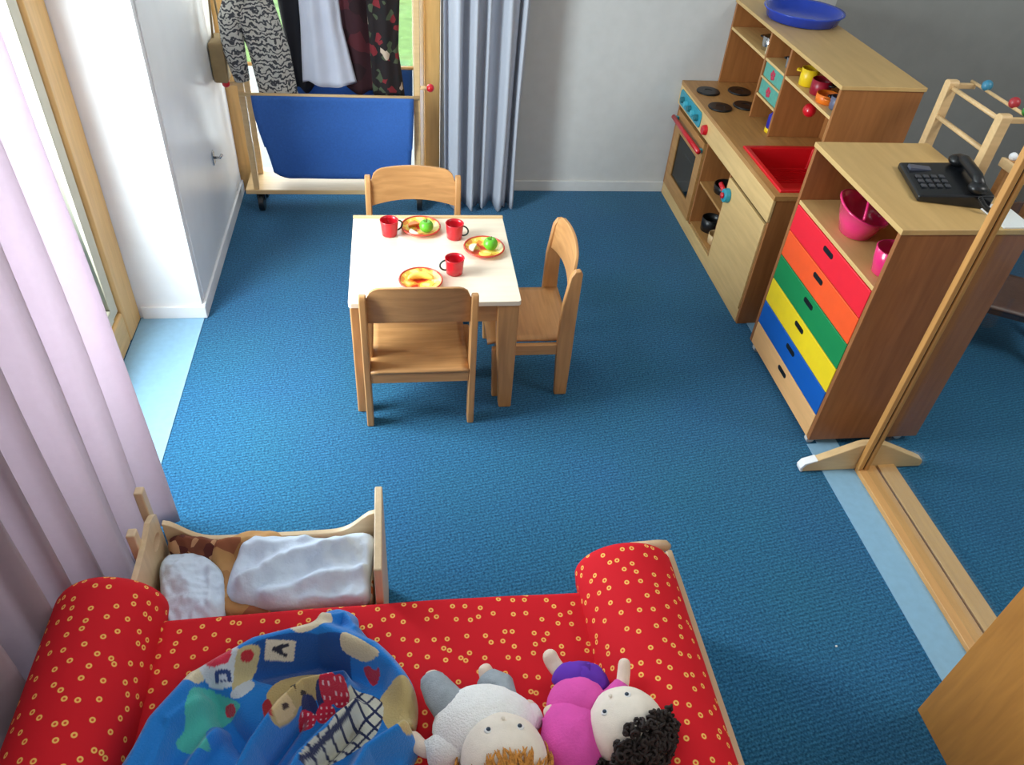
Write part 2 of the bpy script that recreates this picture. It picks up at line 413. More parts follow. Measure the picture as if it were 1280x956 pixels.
# ------------------------------------------------------------------ curtains
def curtain(name, label, b0, b1, t0, t1, z0, z1, folds, amp, mat, nz=36, seed=1, nsub=14, flare=.6):
    rnd = random.Random(seed); ws = [rnd.uniform(.6, 1.5) for _ in range(folds)]; tot = sum(ws); ams = [rnd.uniform(.6, 1.25) for _ in range(folds)]
    b0, b1, t0, t1 = [Vector(p) for p in (b0, b1, t0, t1)]
    cols = []
    u = 0
    for i, wd in enumerate(ws):
        for k in range(nsub): cols.append((u + wd / tot * k / nsub, math.sin(2 * pi * k / nsub) * ams[i] + .25 * math.sin(4 * pi * k / nsub + i), i))
        u += wd / tot
    cols.append((1, 0, folds - 1))
    vs = []; fs = []; n = len(cols)
    for j in range(nz + 1):
        t = j / nz; z = z0 + (z1 - z0) * t
        A = b0.lerp(t0, t); B = b1.lerp(t1, t); d = (B - A).normalized(); nn = Vector((-d.y, d.x))
        for (u, s, i) in cols:
            p = A.lerp(B, u); a = amp * (1 - .35 * t) * s + .012 * noise.noise(Vector((u * 6, t * 3, seed)))
            q = p + nn * a + d * (.012 * noise.noise(Vector((u * 9, t * 2.5, seed + 5))))
            zz = z if j else z + .008 * math.sin(u * 40)
            vs.append((q.x, q.y, zz))
    for j in range(nz):
        for k in range(n - 1): fs.append((j * n + k, j * n + k + 1, (j + 1) * n + k + 1, (j + 1) * n + k))
    o = MB().add(vs, fs).build(name, mat, smooth=True)
    q = o.modifiers.new('thick', 'SOLIDIFY'); q.thickness = .002
    return tag(o, label, 'curtain')
curtain('curtain', 'long lilac white curtain hanging in folds over the left window, in the foreground', (-.765, 1.68), (-.99, .25), (-.87, 1.86), (-.99, .25), .012, 2.35, 10, .050, CURT_L, seed=4)
curtain('curtain', 'pale blue gathered curtain at the back wall beside the garden door', (.235, 3.72), (.60, 3.72), (.20, 3.76), (.63, 3.76), .012, 2.3, 5, .048, CURT_B, seed=9)

# ------------------------------------------------------------------ table and chairs
t = thing('play_table', 'low square beech childrens table with pale top, laid with red cups and plates', 'table', (.11, 2.43, 0))
hw = .292
m = MB(); m.prism(roundrect(.11 - hw, .11 + hw, 2.43 - hw, 2.43 + hw, .012), 2, .478, .497)
m.build('tabletop', WTOP, t, bevel=.002)
MB().box((.11 - hw, 2.43 + hw - .014, .497), (.11 + hw, 2.43 + hw, .505)).build('edge_strip', WPALE, t, bevel=.002)
a = hw - .03
for s in (-1, 1):
    MB().box((.11 - a, 2.43 + s * a - .011, .40), (.11 + a, 2.43 + s * a + .011, .478)).build('apron', WX, t, bevel=.002)
    MB().box((.11 + s * a - .011, 2.43 - a + .011, .40), (.11 + s * a + .011, 2.43 + a - .011, .478)).build('apron', WY, t, bevel=.002)
for sx in (-1, 1):
    for sy in (-1, 1):
        cx, cy = .11 + sx * (hw - .004), 2.43 + sy * (hw - .004)
        m = MB(); rings = []
        for z, wd in ((0, .048), (.34, .072), (.478, .078)):
            rings.append([(cx, cy, z), (cx - sx * wd, cy, z), (cx - sx * wd, cy - sy * wd * .8, z), (cx, cy - sy * wd * .8, z)])
        vs = sum(rings, []); fs = [(3, 2, 1, 0), (8, 9, 10, 11)]
        for i in range(2):
            for k in range(4): fs.append((i * 4 + k, i * 4 + (k + 1) % 4, (i + 1) * 4 + (k + 1) % 4, (i + 1) * 4 + k))
        m.add(vs, fs).build('leg', WZ, t, bevel=.006)

def make_chair(label, loc, rz):
    """local frame: sitter faces +y, rear face at y=0"""
    r = thing('child_chair', label, 'chair', loc, rz, 'beech chairs around the play table')
    W = .195
    for s in (-1, 1):
        pts = [(0.0, 0), (.048, 0), (.062, .24), (.060, .42), (.044, .545), (.030, .568), (.010, .57), (.002, .555), (.002, .35), (0.0, .2)]
        MB().prism(pts, 0, s * W - (.024 if s > 0 else 0), s * W + (0 if s > 0 else .024)).build('rear_leg', WZ, r, bevel=.005, local=True)
        pts = [(.25, 0), (.295, 0), (.305, .235), (.24, .235)]
        MB().prism(pts, 0, s * W - (.024 if s > 0 else 0), s * W + (0 if s > 0 else .024)).build('front_leg', WZ, r, bevel=.005, local=True)
        MB().box((s * (W - .024), .058, .20), (s * (W - .004), .245, .246)).build('side_rail', WY, r, bevel=.003, local=True)
    # seat: slightly dished plywood
    vs = []; fs = []; nx, ny = 12, 12
    for layer in (0, 1):
        for j in range(ny + 1):
            for i in range(nx + 1):
                x = -W + .025 + (2 * W - .05) * i / nx; y = .0 + .32 * j / ny
                ez = -.012 * max(0, (j / ny - .75) / .25) ** 2
                dish = -.008 * math.sin(pi * i / nx) * math.sin(pi * min(1, j / ny * 1.1))
                vs.append((x, y, .262 + dish + ez - (.012 if layer else 0)))
    n = (nx + 1) * (ny + 1)
    for j in range(ny):
        for i in range(nx):
            q = j * (nx + 1) + i
            fs.append((q, q + 1, q + nx + 2, q + nx + 1)); fs.append((n + q, n + q + nx + 1, n + q + nx + 2, n + q + 1))
    edge = [i for i in range(nx + 1)] + [(j + 1) * (nx + 1) - 1 for j in range(1, ny + 1)] + [ny * (nx + 1) + i for i in range(nx - 1, -1, -1)] + [j * (nx + 1) for j in range(ny - 1, 0, -1)]
    for a_, b_ in zip(edge, edge[1:] + edge[:1]): fs.append((a_, n + a_, n + b_, b_))
    MB().add(vs, fs).build('seat', WX, r, smooth=True, local=True)
    MB().box((-W + .024, .004, .205), (W - .024, .024, .248)).build('rear_rail', WX, r, bevel=.003, local=True)
    MB().box((-W + .024, .27, .20), (W - .024, .288, .244)).build('front_rail', WX, r, bevel=.003, local=True)
    # backrest: bent plywood, arched top with rounded corners, lower edge gently arched
    nx, nz = 24, 8; vs = []; fs = []
    for layer in (0, 1):
        for j in range(nz + 1):
            for i in range(nx + 1):
                u = i / nx * 2 - 1
                e = max(0, (abs(u) - .72) / .28)
                top = .606 - .014 * u * u - .05 * (1 - math.sqrt(max(0, 1 - e * e)))
                bot = .445 + .02 * (1 - u * u)
                z = bot + (top - bot) * j / nz
                x = u * (W - .022); y = -.020 * (1 - u * u) + .034 - (z - .5) * .10
                vs.append((x, y - (0 if layer else .011) + .006, z))
    n = (nx + 1) * (nz + 1)
    for j in range(nz):
        for i in range(nx):
            q = j * (nx + 1) + i
            fs.append((q, q + 1, q + nx + 2, q + nx + 1)); fs.append((n + q, n + q + nx + 1, n + q + nx + 2, n + q + 1))
    edge = [i for i in range(nx + 1)] + [(j + 1) * (nx + 1) - 1 for j in range(1, nz + 1)] + [nz * (nx + 1) + i for i in range(nx - 1, -1, -1)] + [j * (nx + 1) for j in range(nz - 1, 0, -1)]
    for a_, b_ in zip(edge, edge[1:] + edge[:1]): fs.append((a_, n + a_, n + b_, b_))
    MB().add(vs, fs).build('backrest', WX, r, smooth=False, bevel=.002, local=True)
    return r
ch = make_chair('beech child chair with its back to the viewer at the near side of the table', (.052, 2.062, 0), 0)
dup(ch, (.055, 2.95, 0), pi, 'beech child chair at the far side of the table, in front of the dress-up rack')
dup(ch, (.625, 2.40, 0), pi / 2, 'beech child chair standing side-on at the right side of the table')
far = dup(ch, (2.72, 2.62, 0), 2.6, 'dark chair added behind the glass screen for the reflected chair legs, at the right edge')  # added; its dark legs stand for chair legs reflected in the pane
del far['group']
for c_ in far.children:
    c_.data = c_.data.copy(); c_.data.materials[0] = wood('dark_reflection_wood', (92, 66, 60), 2)

# cups
def cup(px, py, ang, label):
    p = at(px, py, .497); r = thing('cup', label, 'cup', (p.x, p.y, .4972), ang, 'red cups on the play table')
    m = MB(); m.lathe([(.024, 0), (.029, .003), (.031, .03), (.034, .058), (.035, .062), (.0325, .062), (.030, .05), (.027, .008), (.001, .006)], n=32)
    m.build('bowl', REDP, r, smooth=True, local=True)
    pts = [(.030 + .022 * math.sin(a), 0, .034 + .020 * math.cos(a)) for a in [pi * i / 12 for i in range(13)]]
    tag(MB().tube(pts, .0032, 8).build('handle', STEELD, r, smooth=True, local=True), 'thin dark wire handle')
STEELD = plain('dark_wire', (40, 60, 62), .3, metal=.6)
cup(487, 293, .35, 'red cup at the far left of the table, beside the first plate of fruit')
cup(568, 297, -.25, 'red cup between the two plates with green fruit on the table')
cup(568, 341, pi + .1, 'red cup nearest the front chair, its handle pointing left')
def plate(px, py, label, fruit=None):
    p = at(px, py, .497); o = MB()
    r = thing('plate', label, 'plate', (p.x, p.y, .4972), random.random(), 'painted plates on the play table')
    o.lathe([(.042, 0), (.048, .001), (.070, .013), (.075, .016), (.0745, .018), (.069, .0155), (.045, .004), (.001, .0035)], n=40)
    o.build('dish', PLATE, r, smooth=True, local=True)
    pts = [(.0737 * math.cos(a), .0737 * math.sin(a), .0165) for a in [2 * pi * i / 40 for i in range(41)]]
    MB().tube(pts, .0034, 6, cap=False).build('rim', PLRIM, r, smooth=True, local=True)
    return p
P1 = plate(526, 287, 'orange painted plate with green fruit at the far edge of the table')
P2 = plate(605, 313, 'orange painted plate with green fruit at the right edge of the table')
P3 = plate(526, 354, 'yellow and orange plate half hidden by the near chair back')
def fruit(px, py, base, label, name, cat, r, mat, stem=None, grp=None, squash=.92, dz=.0):
    p = at(px, py, .515)
    o = MB().ball((0, 0, 0), (r, r, r * squash), 20, 14)
    for v in o.v:
        if v.z > 0: v.z -= .35 * r * math.exp(-(v.x ** 2 + v.y ** 2) / (r * .35) ** 2)
    root = thing(name, label, cat, (p.x, p.y, .503 + r * squash + dz)); 
    if grp: root['group'] = grp
    o.build('flesh', mat, root, smooth=True, local=True)
    if stem: MB().tube([(0, 0, r * .5), (.002, 0, r * 1.1)], .0016, 6).build('stem', stem, root, local=True)
BROWNP = plain('brown_stem', (90, 60, 30), .7)
fruit(533, 286, P1, 'green toy apple on the plate at the far edge of the table', 'toy_apple', 'toy fruit', .027, GREENP, BROWNP)
fruit(613, 308, P2, 'green toy apple on the plate at the right edge of the table', 'toy_apple', 'toy fruit', .027, GREENP, BROWNP)
def slice_(px, py, rz, mat, label, name='toy_slice', big=1.0):
    p = at(px, py, .505); n = 12; pts = [(.024 * big * math.cos(pi * i / n), .024 * big * math.sin(pi * i / n)) for i in range(n + 1)]
    o = MB().prism(pts, 2, 0, .010).build(name, mat, bevel=.003); o.location = (p.x, p.y, .5045); o.rotation_euler = (.05, .0, rz)
    tag(o, label, 'toy food')
YELF = plain('yellow_fruit', (248, 206, 92), .45); CRF = plain('cream_fruit', (248, 236, 206), .5); ORF = plain('orange_fruit', (238, 130, 60), .45)
slice_(518, 283, .4, ORF, 'orange toy fruit slice on the far plate, left of the apple')
slice_(519, 291, 2.2, CRF, 'cream toy slice at the front of the far plate')
slice_(594, 311, 1.2, CRF, 'pale toy slice on the right plate, left of its green apple')
slice_(607, 318, 3.0, YELF, 'yellow toy slice at the front of the right plate')
# toy banana on the near plate
p = at(526, 352, .505); pts = [(.045 * math.cos(a) , .03 * math.sin(a), 0) for a in [pi * (.1 + .8 * i / 12) for i in range(13)]]
o = MB().tube(pts, [.003, .007, .010, .0115, .012, .012, .012, .012, .012, .0115, .010, .007, .003], 8).build('toy_banana', YELF, smooth=True)
o.location = (p.x, p.y - .006, .5155); tag(o, 'curved yellow toy banana lying on the plate behind the near chair', 'toy fruit')

# ------------------------------------------------------------------ drawer cabinet
X0, X1, Y0, Y1, ZT = 1.487, 1.927, 1.868, 2.49, .926
t = thing('drawer_cabinet', 'beech cabinet with six coloured drawers and an open top shelf, phone on top', 'cabinet', (1.7, 2.18, 0))
th = .018
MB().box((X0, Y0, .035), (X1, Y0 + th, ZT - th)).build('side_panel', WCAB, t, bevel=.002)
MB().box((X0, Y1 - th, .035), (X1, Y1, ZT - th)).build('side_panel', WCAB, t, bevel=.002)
MB().box((X0 - .003, Y0 - .003, ZT - th), (X1, Y1 + .003, ZT)).build('top_panel', WBIRCH, t, bevel=.002)
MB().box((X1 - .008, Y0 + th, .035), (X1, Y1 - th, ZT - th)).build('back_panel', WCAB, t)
MB().box((X0 + .002, Y0 + th, .692), (X1 - .008, Y1 - th, .708)).build('shelf_board', WBIRCH, t, bevel=.002)
MB().box((X0 + .02, Y0 + th, .035), (X1 - .008, Y1 - th, .05)).build('bottom_panel', WY, t)
cols = ['wood', 'blue', 'yellow', 'green', 'orange', 'red']
for i, cn in enumerate(cols):
    z0 = .036 + i * .1095; z1 = z0 + .1065
    mt = wood('drawer_wood', (232, 178, 118), 1, contrast=.06) if cn == 'wood' else DRAW[cn]
    d = MB().box((X0 - .001, Y0 + th + .002, z0), (X0 + .016, Y1 - th - .002, z1)).build('drawer', mt, t, bevel=.003)
    tag(d, ('natural wood' if cn == 'wood' else cn) + ' drawer front')
    MB().box((X0 + .016, Y0 + th + .012, z0 + .006), (X1 - .03, Y1 - th - .012, z1 - .02)).build('drawer_box', WY, d)
    d['label'] = ('natural wood' if cn == 'wood' else cn) + ' drawer'
    yc = (Y0 + Y1) / 2; zc = z0 + .074
    hp = MB(); hp.prism(roundrect(yc - .036, yc + .036, zc - .010, zc + .010, .009), 0, X0 - .0025, X0 + .002)
    tag(hp.build('handle', BLACK, d), 'dark finger slot')
for x in (X0 + .03, X1 - .05):
    for y in (Y0 + .03, Y1 - .04):
        m = MB(); m.tube([(x - .006, y - .01, .016), (x - .006, y + .012, .016)], .016, 18); m.tube([(x, y, .03), (x, y, .036)], .014, 12)
        m.build('caster', RUBBER, t, smooth=False, bevel=.002)
# telephone
ph = thing('telephone', 'black desk telephone with handset and curly cord on the drawer cabinet', 'telephone', (1.77, 2.14, ZT + .0005), -.25)
m = MB(); m.prism([(-.115, 0), (.11, 0), (.11, .05), (-.115, .022)], 1, -.13, .12); m.build('base', BLACKG, ph, bevel=.007, seg=3, local=True)
m = MB()
def ztop(x): return .022 + (x + .115) * .028 / .225
for i in range(4):
    for j in range(3):
        x = -.085 + i * .024; y = -.065 + j * .034; m.box((x - .008, y - .010, ztop(x)), (x + .008, y + .010, ztop(x) + .005))
m.build('keypad', plain('key_grey', (60, 62, 68), .4), ph, bevel=.0015, local=True)
MB().box((-.098, .052, ztop(-.09)), (-.03, .082, ztop(-.04) + .003)).build('display', plain('phone_display', (80, 84, 100), .15), ph, local=True)
m = MB(); m.tube([(.06, -.11, .064), (.064, -.06, .076), (.064, .06, .076), (.06, .10, .064)], [.018, .017, .017, .018], 14)
m.ball((.058, -.108, .060), (.03, .03, .018)); m.ball((.058, .098, .060), (.03, .03, .018)); m.build('handset', BLACK, ph, smooth=True, local=True)
pts = []
for i in range(200):
    u = i / 199; a = u * 2 * pi * 22
    bx = .06 + .07 * u; by = -.145 - .03 * math.sin(pi * u) + .02 * u; bz = .012 + .03 * (1 - u) ** 3
    pts.append((bx + .006 * math.cos(a), by + .002, bz + .006 * math.sin(a)))
MB().tube(pts, .0024, 6).build('cord', BLACK, ph, smooth=True, local=True)
# pink play things in the open compartment
g = thing('play_handbag', 'glossy pink plastic scoop shaped tub lying in the open top shelf', 'toy tub', (1.60, 2.24, .7085), -.5)
m = MB(); m.lathe([(.055, 0), (.068, .004), (.085, .06), (.098, .105), (.104, .108), (.098, .112), (.092, .108), (.078, .055), (.06, .01), (.001, .008)], sx=.9, sy=1.15, n=36)
for v in m.v: v.z *= .82 - .28 * math.cos(math.atan2(v.y, v.x)) * (v.z / .11)
m.build('tub', PINKP, g, smooth=True, local=True)
pts = [(.0, -.10 * math.cos(a), .085 + .05 * math.sin(a)) for a in [pi * i / 14 for i in range(15)]]
MB().tube(pts, .006, 8).build('handle', PINKP, g, smooth=True, local=True)
g.name = 'toy_tub'
m = MB(); m.lathe([(.045, 0), (.052, .004), (.06, .05), (.064, .09), (.060, .092), (.052, .05), (.04, .01), (.001, .008)], n=30)
o = m.build('toy_cup', PINKP, smooth=True); o.location = (1.575, 1.965, .7085); tag(o, 'pink plastic beaker at the near end of the open top shelf', 'toy cup')
# white sheet on the cabinet, standing in for the bright reflection in the glass
o = MB().box((0, 0, 0), (.10, .15, .004)).build('highlight_sheet', plain('highlight_white', (250, 250, 250), .4)); o.location = (1.822, 1.872, ZT + .0005); tag(o, 'white sheet on the drawer cabinet corner standing in for the bright reflection in the glass', 'highlight')

# ------------------------------------------------------------------ play kitchen
t = thing('play_kitchen', 'beech play kitchen with hob, red sink, oven and shelved hutch against the wall', 'play kitchen', (1.8, 3.3, 0))
KX, KY0, KY1 = 1.487, 2.645, 3.925
KXB = 2.02
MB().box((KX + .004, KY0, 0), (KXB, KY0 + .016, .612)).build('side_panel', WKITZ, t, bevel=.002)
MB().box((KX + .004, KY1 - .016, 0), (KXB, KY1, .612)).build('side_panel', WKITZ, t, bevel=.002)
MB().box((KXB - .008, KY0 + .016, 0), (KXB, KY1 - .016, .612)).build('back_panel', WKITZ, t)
# counter with sink opening
sx0, sx1, sy0, sy1 = 1.535, 1.84, 2.695, 3.085
m = MB(); ct = (.612, .632)
m.box((KX - .006, KY0 - .004, ct[0]), (sx0, KY1, ct[1])); m.box((sx1, KY0 - .004, ct[0]), (KXB, KY1, ct[1]))
m.box((sx0, KY0 - .004, ct[0]), (sx1, sy0, ct[1])); m.box((sx0, sy1, ct[0]), (sx1, KY1, ct[1]))
m.build('worktop', WKIT, t)
MB().box((KX - .006, KY0, .512), (KX + .012, KY1, .612)).build('front_rail', WPLY, t, bevel=.003)
MB().box((KX + .002, KY0 + .016, 0), (KX + .018, KY1 - .016, .068)).build('plinth', WPLY, t, bevel=.002)
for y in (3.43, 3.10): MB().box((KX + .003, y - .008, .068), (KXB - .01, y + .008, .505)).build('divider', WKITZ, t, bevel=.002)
for z in (.075, .30): MB().box((KX + .006, 3.108, z), (KXB - .01, 3.422, z + .012)).build('shelf_board', WKIT, t, bevel=.002)
# sink
s = MB(); d = .09
s.prism(roundrect(sx0 - .018, sx1 + .018, sy0 - .018, sy1 + .018, .02), 2, .632, .638)
bm_in = MB()
def ring(x0, x1, y0, y1, z): return [(x0, y0, z), (x1, y0, z), (x1, y1, z), (x0, y1, z)]
v = ring(sx0 - .022, sx1 + .022, sy0 - .022, sy1 + .022, .6325) + ring(sx0 - .02, sx1 + .02, sy0 - .02, sy1 + .02, .642) + ring(sx0 + .004, sx1 - .004, sy0 + .004, sy1 - .004, .640) + ring(sx0 + .018, sx1 - .018, sy0 + .018, sy1 - .018, .640 - d) 
f = [(4 * i + k, 4 * i + (k + 1) % 4, 4 * i + 4 + (k + 1) % 4, 4 * i + 4 + k) for i in range(3) for k in range(4)] + [(12, 13, 14, 15)]
sk = MB().add(v, f); so = sk.build('sink', SINKRED, t, bevel=.005)
q = so.modifiers.new('t', 'SOLIDIFY'); q.thickness = .003
m = MB(); m.lathe([(.018, 0), (.018, .003), (.001, .003)], (1.68, 2.82, .640 - d + .004), 16); m.build('drain', STEEL, t)
for i in range(9):
    y = 2.98 + i * .012
m = MB()
for i in range(9): m.box((sx0 + .02, 2.93 + i * .015, .5505), (sx1 - .02, 2.936 + i * .015, .5535))
m.build('sink_ribs', SINKRED, t)
# hob
for (px, py) in ((885, 115), (924, 115), (900, 135), (931, 133)):
    p = at(px, py, .632); MB().lathe([(.058, 0), (.060, .004), (.056, .009), (.02, .009), (.018, .007), (.001, .007)], (p.x, p.y, .632), 30).build('hotplate', BLACK, t, smooth=False, bevel=.001)
# control panel, knobs, towel rail
cp = MB().prism(roundrect(3.555, 3.895, .525, .602, .02), 0, KX - .012, KX - .006).build('control_panel', TEAL, t, bevel=.002)
for i in range(5):
    y = 3.60 + i * .058
    MB().tube([(KX - .012, y, .563), (KX - .030, y, .563)], [.017, .014], 14).build('knob', plain('knob_blue_green', (70, 176, 196) if i % 2 else (30, 110, 120), .4), cp, bevel=.002)
MB().tube([(KX - .006, 3.47, .555), (KX - .028, 3.47, .555)], [.026, .022], 18).build('knob', REDP, t, bevel=.003)
# oven door
od = MB(); y0, y1, z0, z1 = 3.448, 3.88, .075, .495
od.box((KX - .006, y0, z0), (KX + .012, y0 + .07, z1)).box((KX - .006, y1 - .07, z0), (KX + .012, y1, z1)).box((KX - .006, y0 + .07, z0), (KX + .012, y1 - .07, z0 + .08)).box((KX - .006, y0 + .07, z1 - .10), (KX + .012, y1 - .07, z1))
od = od.build('oven_door', WKIT, t)
MB().box((KX, y0 + .07, z0 + .08), (KX + .004, y1 - .07, z1 - .10)).build('oven_glass', OVENG, od)
MB().tube([(KX - .03, 3.44, .455), (KX - .034, 3.66, .457), (KX - .03, 3.88, .455)], .012, 12).build('handle', REDP, od, smooth=True)
m = MB(); m.box((KX - .03, 3.45, .447), (KX - .004, 3.47, .463)); m.box((KX - .03, 3.855, .447), (KX - .004, 3.875, .463)); m.build('handle_bracket', TEAL, od)
m = MB()
for i in range(9): m.tube([(KX + .05 + i * .045, 3.45, .28), (KX + .05 + i * .045, 3.88, .28)], .003, 6)
m.build('oven_rack', STEEL, t)
# sink cupboard door
dr = MB().box((KX - .004, KY0 + .018, .072), (KX + .012, 3.09, .495)).build('door', WPLY, t, bevel=.003)
m = MB(); m.tube([(KX - .004, 3.05, .425), (KX - .03, 3.05, .425)], [.034, .030], 20); m.build('handle', TEAL, dr, bevel=.004)
m = MB(); m.tube([(KX - .03, 3.05, .425), (KX - .040, 3.05, .425)], .014, 14); m.tube([(KX - .016, 3.085, .43), (KX - .018, 3.13, .445)], .011, 10); m.build('latch', REDP, dr, smooth=True)
# hutch
HX, HY0, HY1, HZ = 1.675, 2.755, 3.925, 1.035
hp = []
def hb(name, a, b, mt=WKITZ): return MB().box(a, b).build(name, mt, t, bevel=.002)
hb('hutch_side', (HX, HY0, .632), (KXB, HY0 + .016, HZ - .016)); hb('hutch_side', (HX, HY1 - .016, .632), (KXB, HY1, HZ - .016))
hb('hutch_top', (HX - .006, HY0 - .006, HZ - .016), (KXB + .004, HY1, HZ), WBIRCH)
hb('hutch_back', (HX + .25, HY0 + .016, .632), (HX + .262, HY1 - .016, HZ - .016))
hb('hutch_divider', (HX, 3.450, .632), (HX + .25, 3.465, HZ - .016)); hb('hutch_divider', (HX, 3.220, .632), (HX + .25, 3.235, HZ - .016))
hb('hutch_shelf', (HX, 3.465, .895), (HX + .25, HY1 - .016, .908), WPLY); hb('hutch_shelf', (HX, HY0 + .016, .895), (HX + .25, 3.22, .908), WPLY)
hb('hutch_shelf', (HX, 3.235, .898), (HX + .25, 3.45, .910), WPLY); hb('hutch_shelf', (HX, 3.235, .742), (HX + .25, 3.45, .752), WPLY); 
hb('hutch_back_board', (HX + .05, HY0 + .016, .632), (HX + .25, HY0 + .10, .893), WPLY)
for z0 in (.752, ):
    pass
TREDC = plain('tile_red', (190, 50, 80), .5)
for z in (.890 - .075 + .0, .70):
    pass
for z0, z1 in ((.832, .896), (.754, .822)):
    d = MB().box((HX + .006, 3.24, z0), (HX + .012, 3.445, z1)).build('spice_drawer', TEALP, t, bevel=.003); tag(d, 'teal drawer front with a red flower')
    mm = MB()
    for k in range(5):
        a = 2 * pi * k / 5; mm.ball((HX + .005, 3.345 + .014 * math.cos(a), (z0 + z1) / 2 + .013 * math.sin(a)), (.003, .011, .010), 10, 6)
    mm.build('flower', TREDC, d, smooth=True)
hb('spice_shelf', (HX, 3.235, .823), (HX + .25, 3.45, .831), WPLY)
# items
p = at(998, 15, HZ)
o = MB().lathe([(.15, 0), (.162, .004), (.172, .036), (.184, .044), (.184, .049), (.168, .044), (.156, .010), (.001, .007)], n=48).build('tray', BLUEP, smooth=True)
o.location = (1.87, 3.60, HZ + .0005); tag(o, 'round blue plastic tray with raised rim on top of the play kitchen', 'tray')
def pot(name, label, cat, loc, r, h, mat, hmat, long=False, ang=0):
    g = thing(name, label, cat, loc, ang)
    MB().lathe([(r * .85, 0), (r * .95, .002), (r, h * .5), (r, h), (r * .94, h), (r * .92, h * .5), (r * .8, .005), (.001, .004)], n=26).build('pot_body', mat, g, smooth=True, local=True)
    if long: MB().tube([(r * .95, 0, h * .85), (r * 2.6, 0, h)], .006, 8).build('handle', hmat, g, smooth=True, local=True)
    else:
        MB().tube([(r * .95, -.015, h * .8), (r * 1.4, -.012, h * .8), (r * 1.4, .012, h * .8), (r * .95, .015, h * .8)], .004, 8).build('handle', hmat, g, smooth=True, local=True)
    return g
pot('toy_saucepan', 'small black and steel toy saucepan on the left shelf under the hutch top', 'toy pan', (HX + .06, 3.56, .9085), .042, .06, STEEL, BLACK, ang=2)
g = thing('toy_jug', 'cream jug standing on the hutch shelf beside the saucepan', 'toy jug', (HX + .04, 3.49, .9085))
pot('toy_cream_jug', 'cream toy mug standing on the worktop in the left hutch bay', 'toy mug', (HX + .10, 3.51, .6325), .034, .06, CREAM, CREAM, ang=2.4)
MB().lathe([(.022, 0), (.03, .004), (.026, .04), (.018, .055), (.022, .07), (.019, .07), (.015, .055), (.001, .01)], n=20).build('jug_body', CREAM, g, smooth=True, local=True)
pot('toy_mug', 'small grey toy mug on the middle hutch shelf', 'toy mug', (HX + .06, 3.31, .9105), .026, .045, plain('grey_enamel', (120, 122, 128), .4), BLACK, ang=2)
pot('toy_mug', 'yellow toy mug on the right hutch shelf', 'toy mug', (HX + .05, 3.11, .9085), .038, .07, YEL, YEL, ang=2.6)
pot('toy_bowl', 'dark red toy pot on the right hutch shelf beside the yellow mug', 'toy pot', (HX + .06, 3.01, .9085), .042, .06, plain('dark_red_plastic', (150, 20, 44), .35), BLACK, ang=-1)
pot('toy_bowl', 'orange toy bowl on the right hutch shelf', 'toy bowl', (HX + .05, 2.92, .9085), .045, .035, ORA, ORA, ang=-2)
pot('toy_mug', 'grey toy mug at the right end of the hutch shelf', 'toy mug', (HX + .06, 2.85, .9085), .03, .05, plain('slate_plastic', (96, 100, 124), .4), BLACK, ang=2)
g = thing('toy_ladle', 'red toy ladle hanging under the right hutch shelf', 'toy ladle', (HX + .06, 3.04, .838))
MB().ball((0, 0, -.01), (.028, .032, .028)).build('bowl', REDP, g, smooth=True, local=True); MB().tube([(0.02, 0, 0), (.03, 0, .055)], .004, 8).build('handle', REDP, g, local=True)
p = at(949, 158, .6325)
g = thing('toy_bottle', 'blue toy bottle with yellow base and cap in the middle hutch bay', 'toy bottle', (HX + .035, 3.275, .6325))
MB().lathe([(.028, 0), (.03, .003), (.03, .018), (.028, .02)], n=24).build('base', YEL, g, smooth=True, local=True)
MB().lathe([(.026, .019), (.027, .025), (.027, .075), (.014, .09), (.011, .094)], n=24).build('bottle_body', NAVY, g, smooth=True, local=True)
MB().lathe([(.012, .092), (.013, .096), (.012, .110), (.004, .113)], n=16).build('cap', YEL, g, smooth=True, local=True)
pot('toy_pan', 'dark toy frying pan on the upper open shelf of the play kitchen', 'toy pan', (KX + .10, 3.30, .3125), .065, .04, BLACK, BLACK)
pot('toy_pan', 'dark toy pot low in the open bay of the play kitchen', 'toy pan', (KX + .08, 3.33, .0875), .05, .07, BLACK, BLACK)
pot('toy_bowl', 'wooden toy bowl low in the open bay beside the dark pot', 'toy bowl', (KX + .07, 3.20, .0875), .045, .05, WPALE, WPALE)
pot('toy_bowl', 'small orange toy bowl standing on the floor board of the open bay', 'toy bowl', (KX + .16, 3.27, .0875), .035, .04, ORA, ORA)

# ------------------------------------------------------------------ wooden frames behind the cabinet
def frame_toy(label, x, ya, yb, ztop, balls, name='bead_frame'):
    g = thing(name, label, 'wooden toy stand', (x, (ya + yb) / 2, 0))
    for y in (ya, yb):
        MB().prism(roundrect(y - .017, y + .017, 0, ztop, .012), 0, x - .02, x + .02).build('upright', WPALE, g, bevel=.003)
        MB().prism([(x - .11, 0), (x + .18, 0), (x + .05, .03), (x - .05, .03)], 1, y - .012, y + .012).build('foot', WX, g, bevel=.003) if False else MB().box((x - .03, y - .013, 0), (x + .13, y + .013, .03)).build('foot', WX, g, bevel=.003)
    for z, dx in ((ztop - .025, 0), (ztop - .13, -.012), (ztop - .14, .012), (ztop - .26, 0), (ztop - .5, 0), (.12, 0)):
        MB().tube([(x + dx, ya, z), (x + dx, yb, z)], .008, 12).build('rung', WPALE, g, smooth=True)
    MB().tube([(x + .09, ya - .12, ztop - .01), (x + .09, yb + .02, ztop - .01)], .006, 10).build('bead_rod', WPALE, g, smooth=True)
    for s in (ya, yb): MB().box((x, s - .008, ztop - .03), (x + .095, s + .008, ztop - .012)).build('arm', WPALE, g, bevel=.002)
    for (y, mt) in balls: MB().ball((x + .09, y, ztop + .005), .019).build('bead', mt, g, smooth=True)
    return g
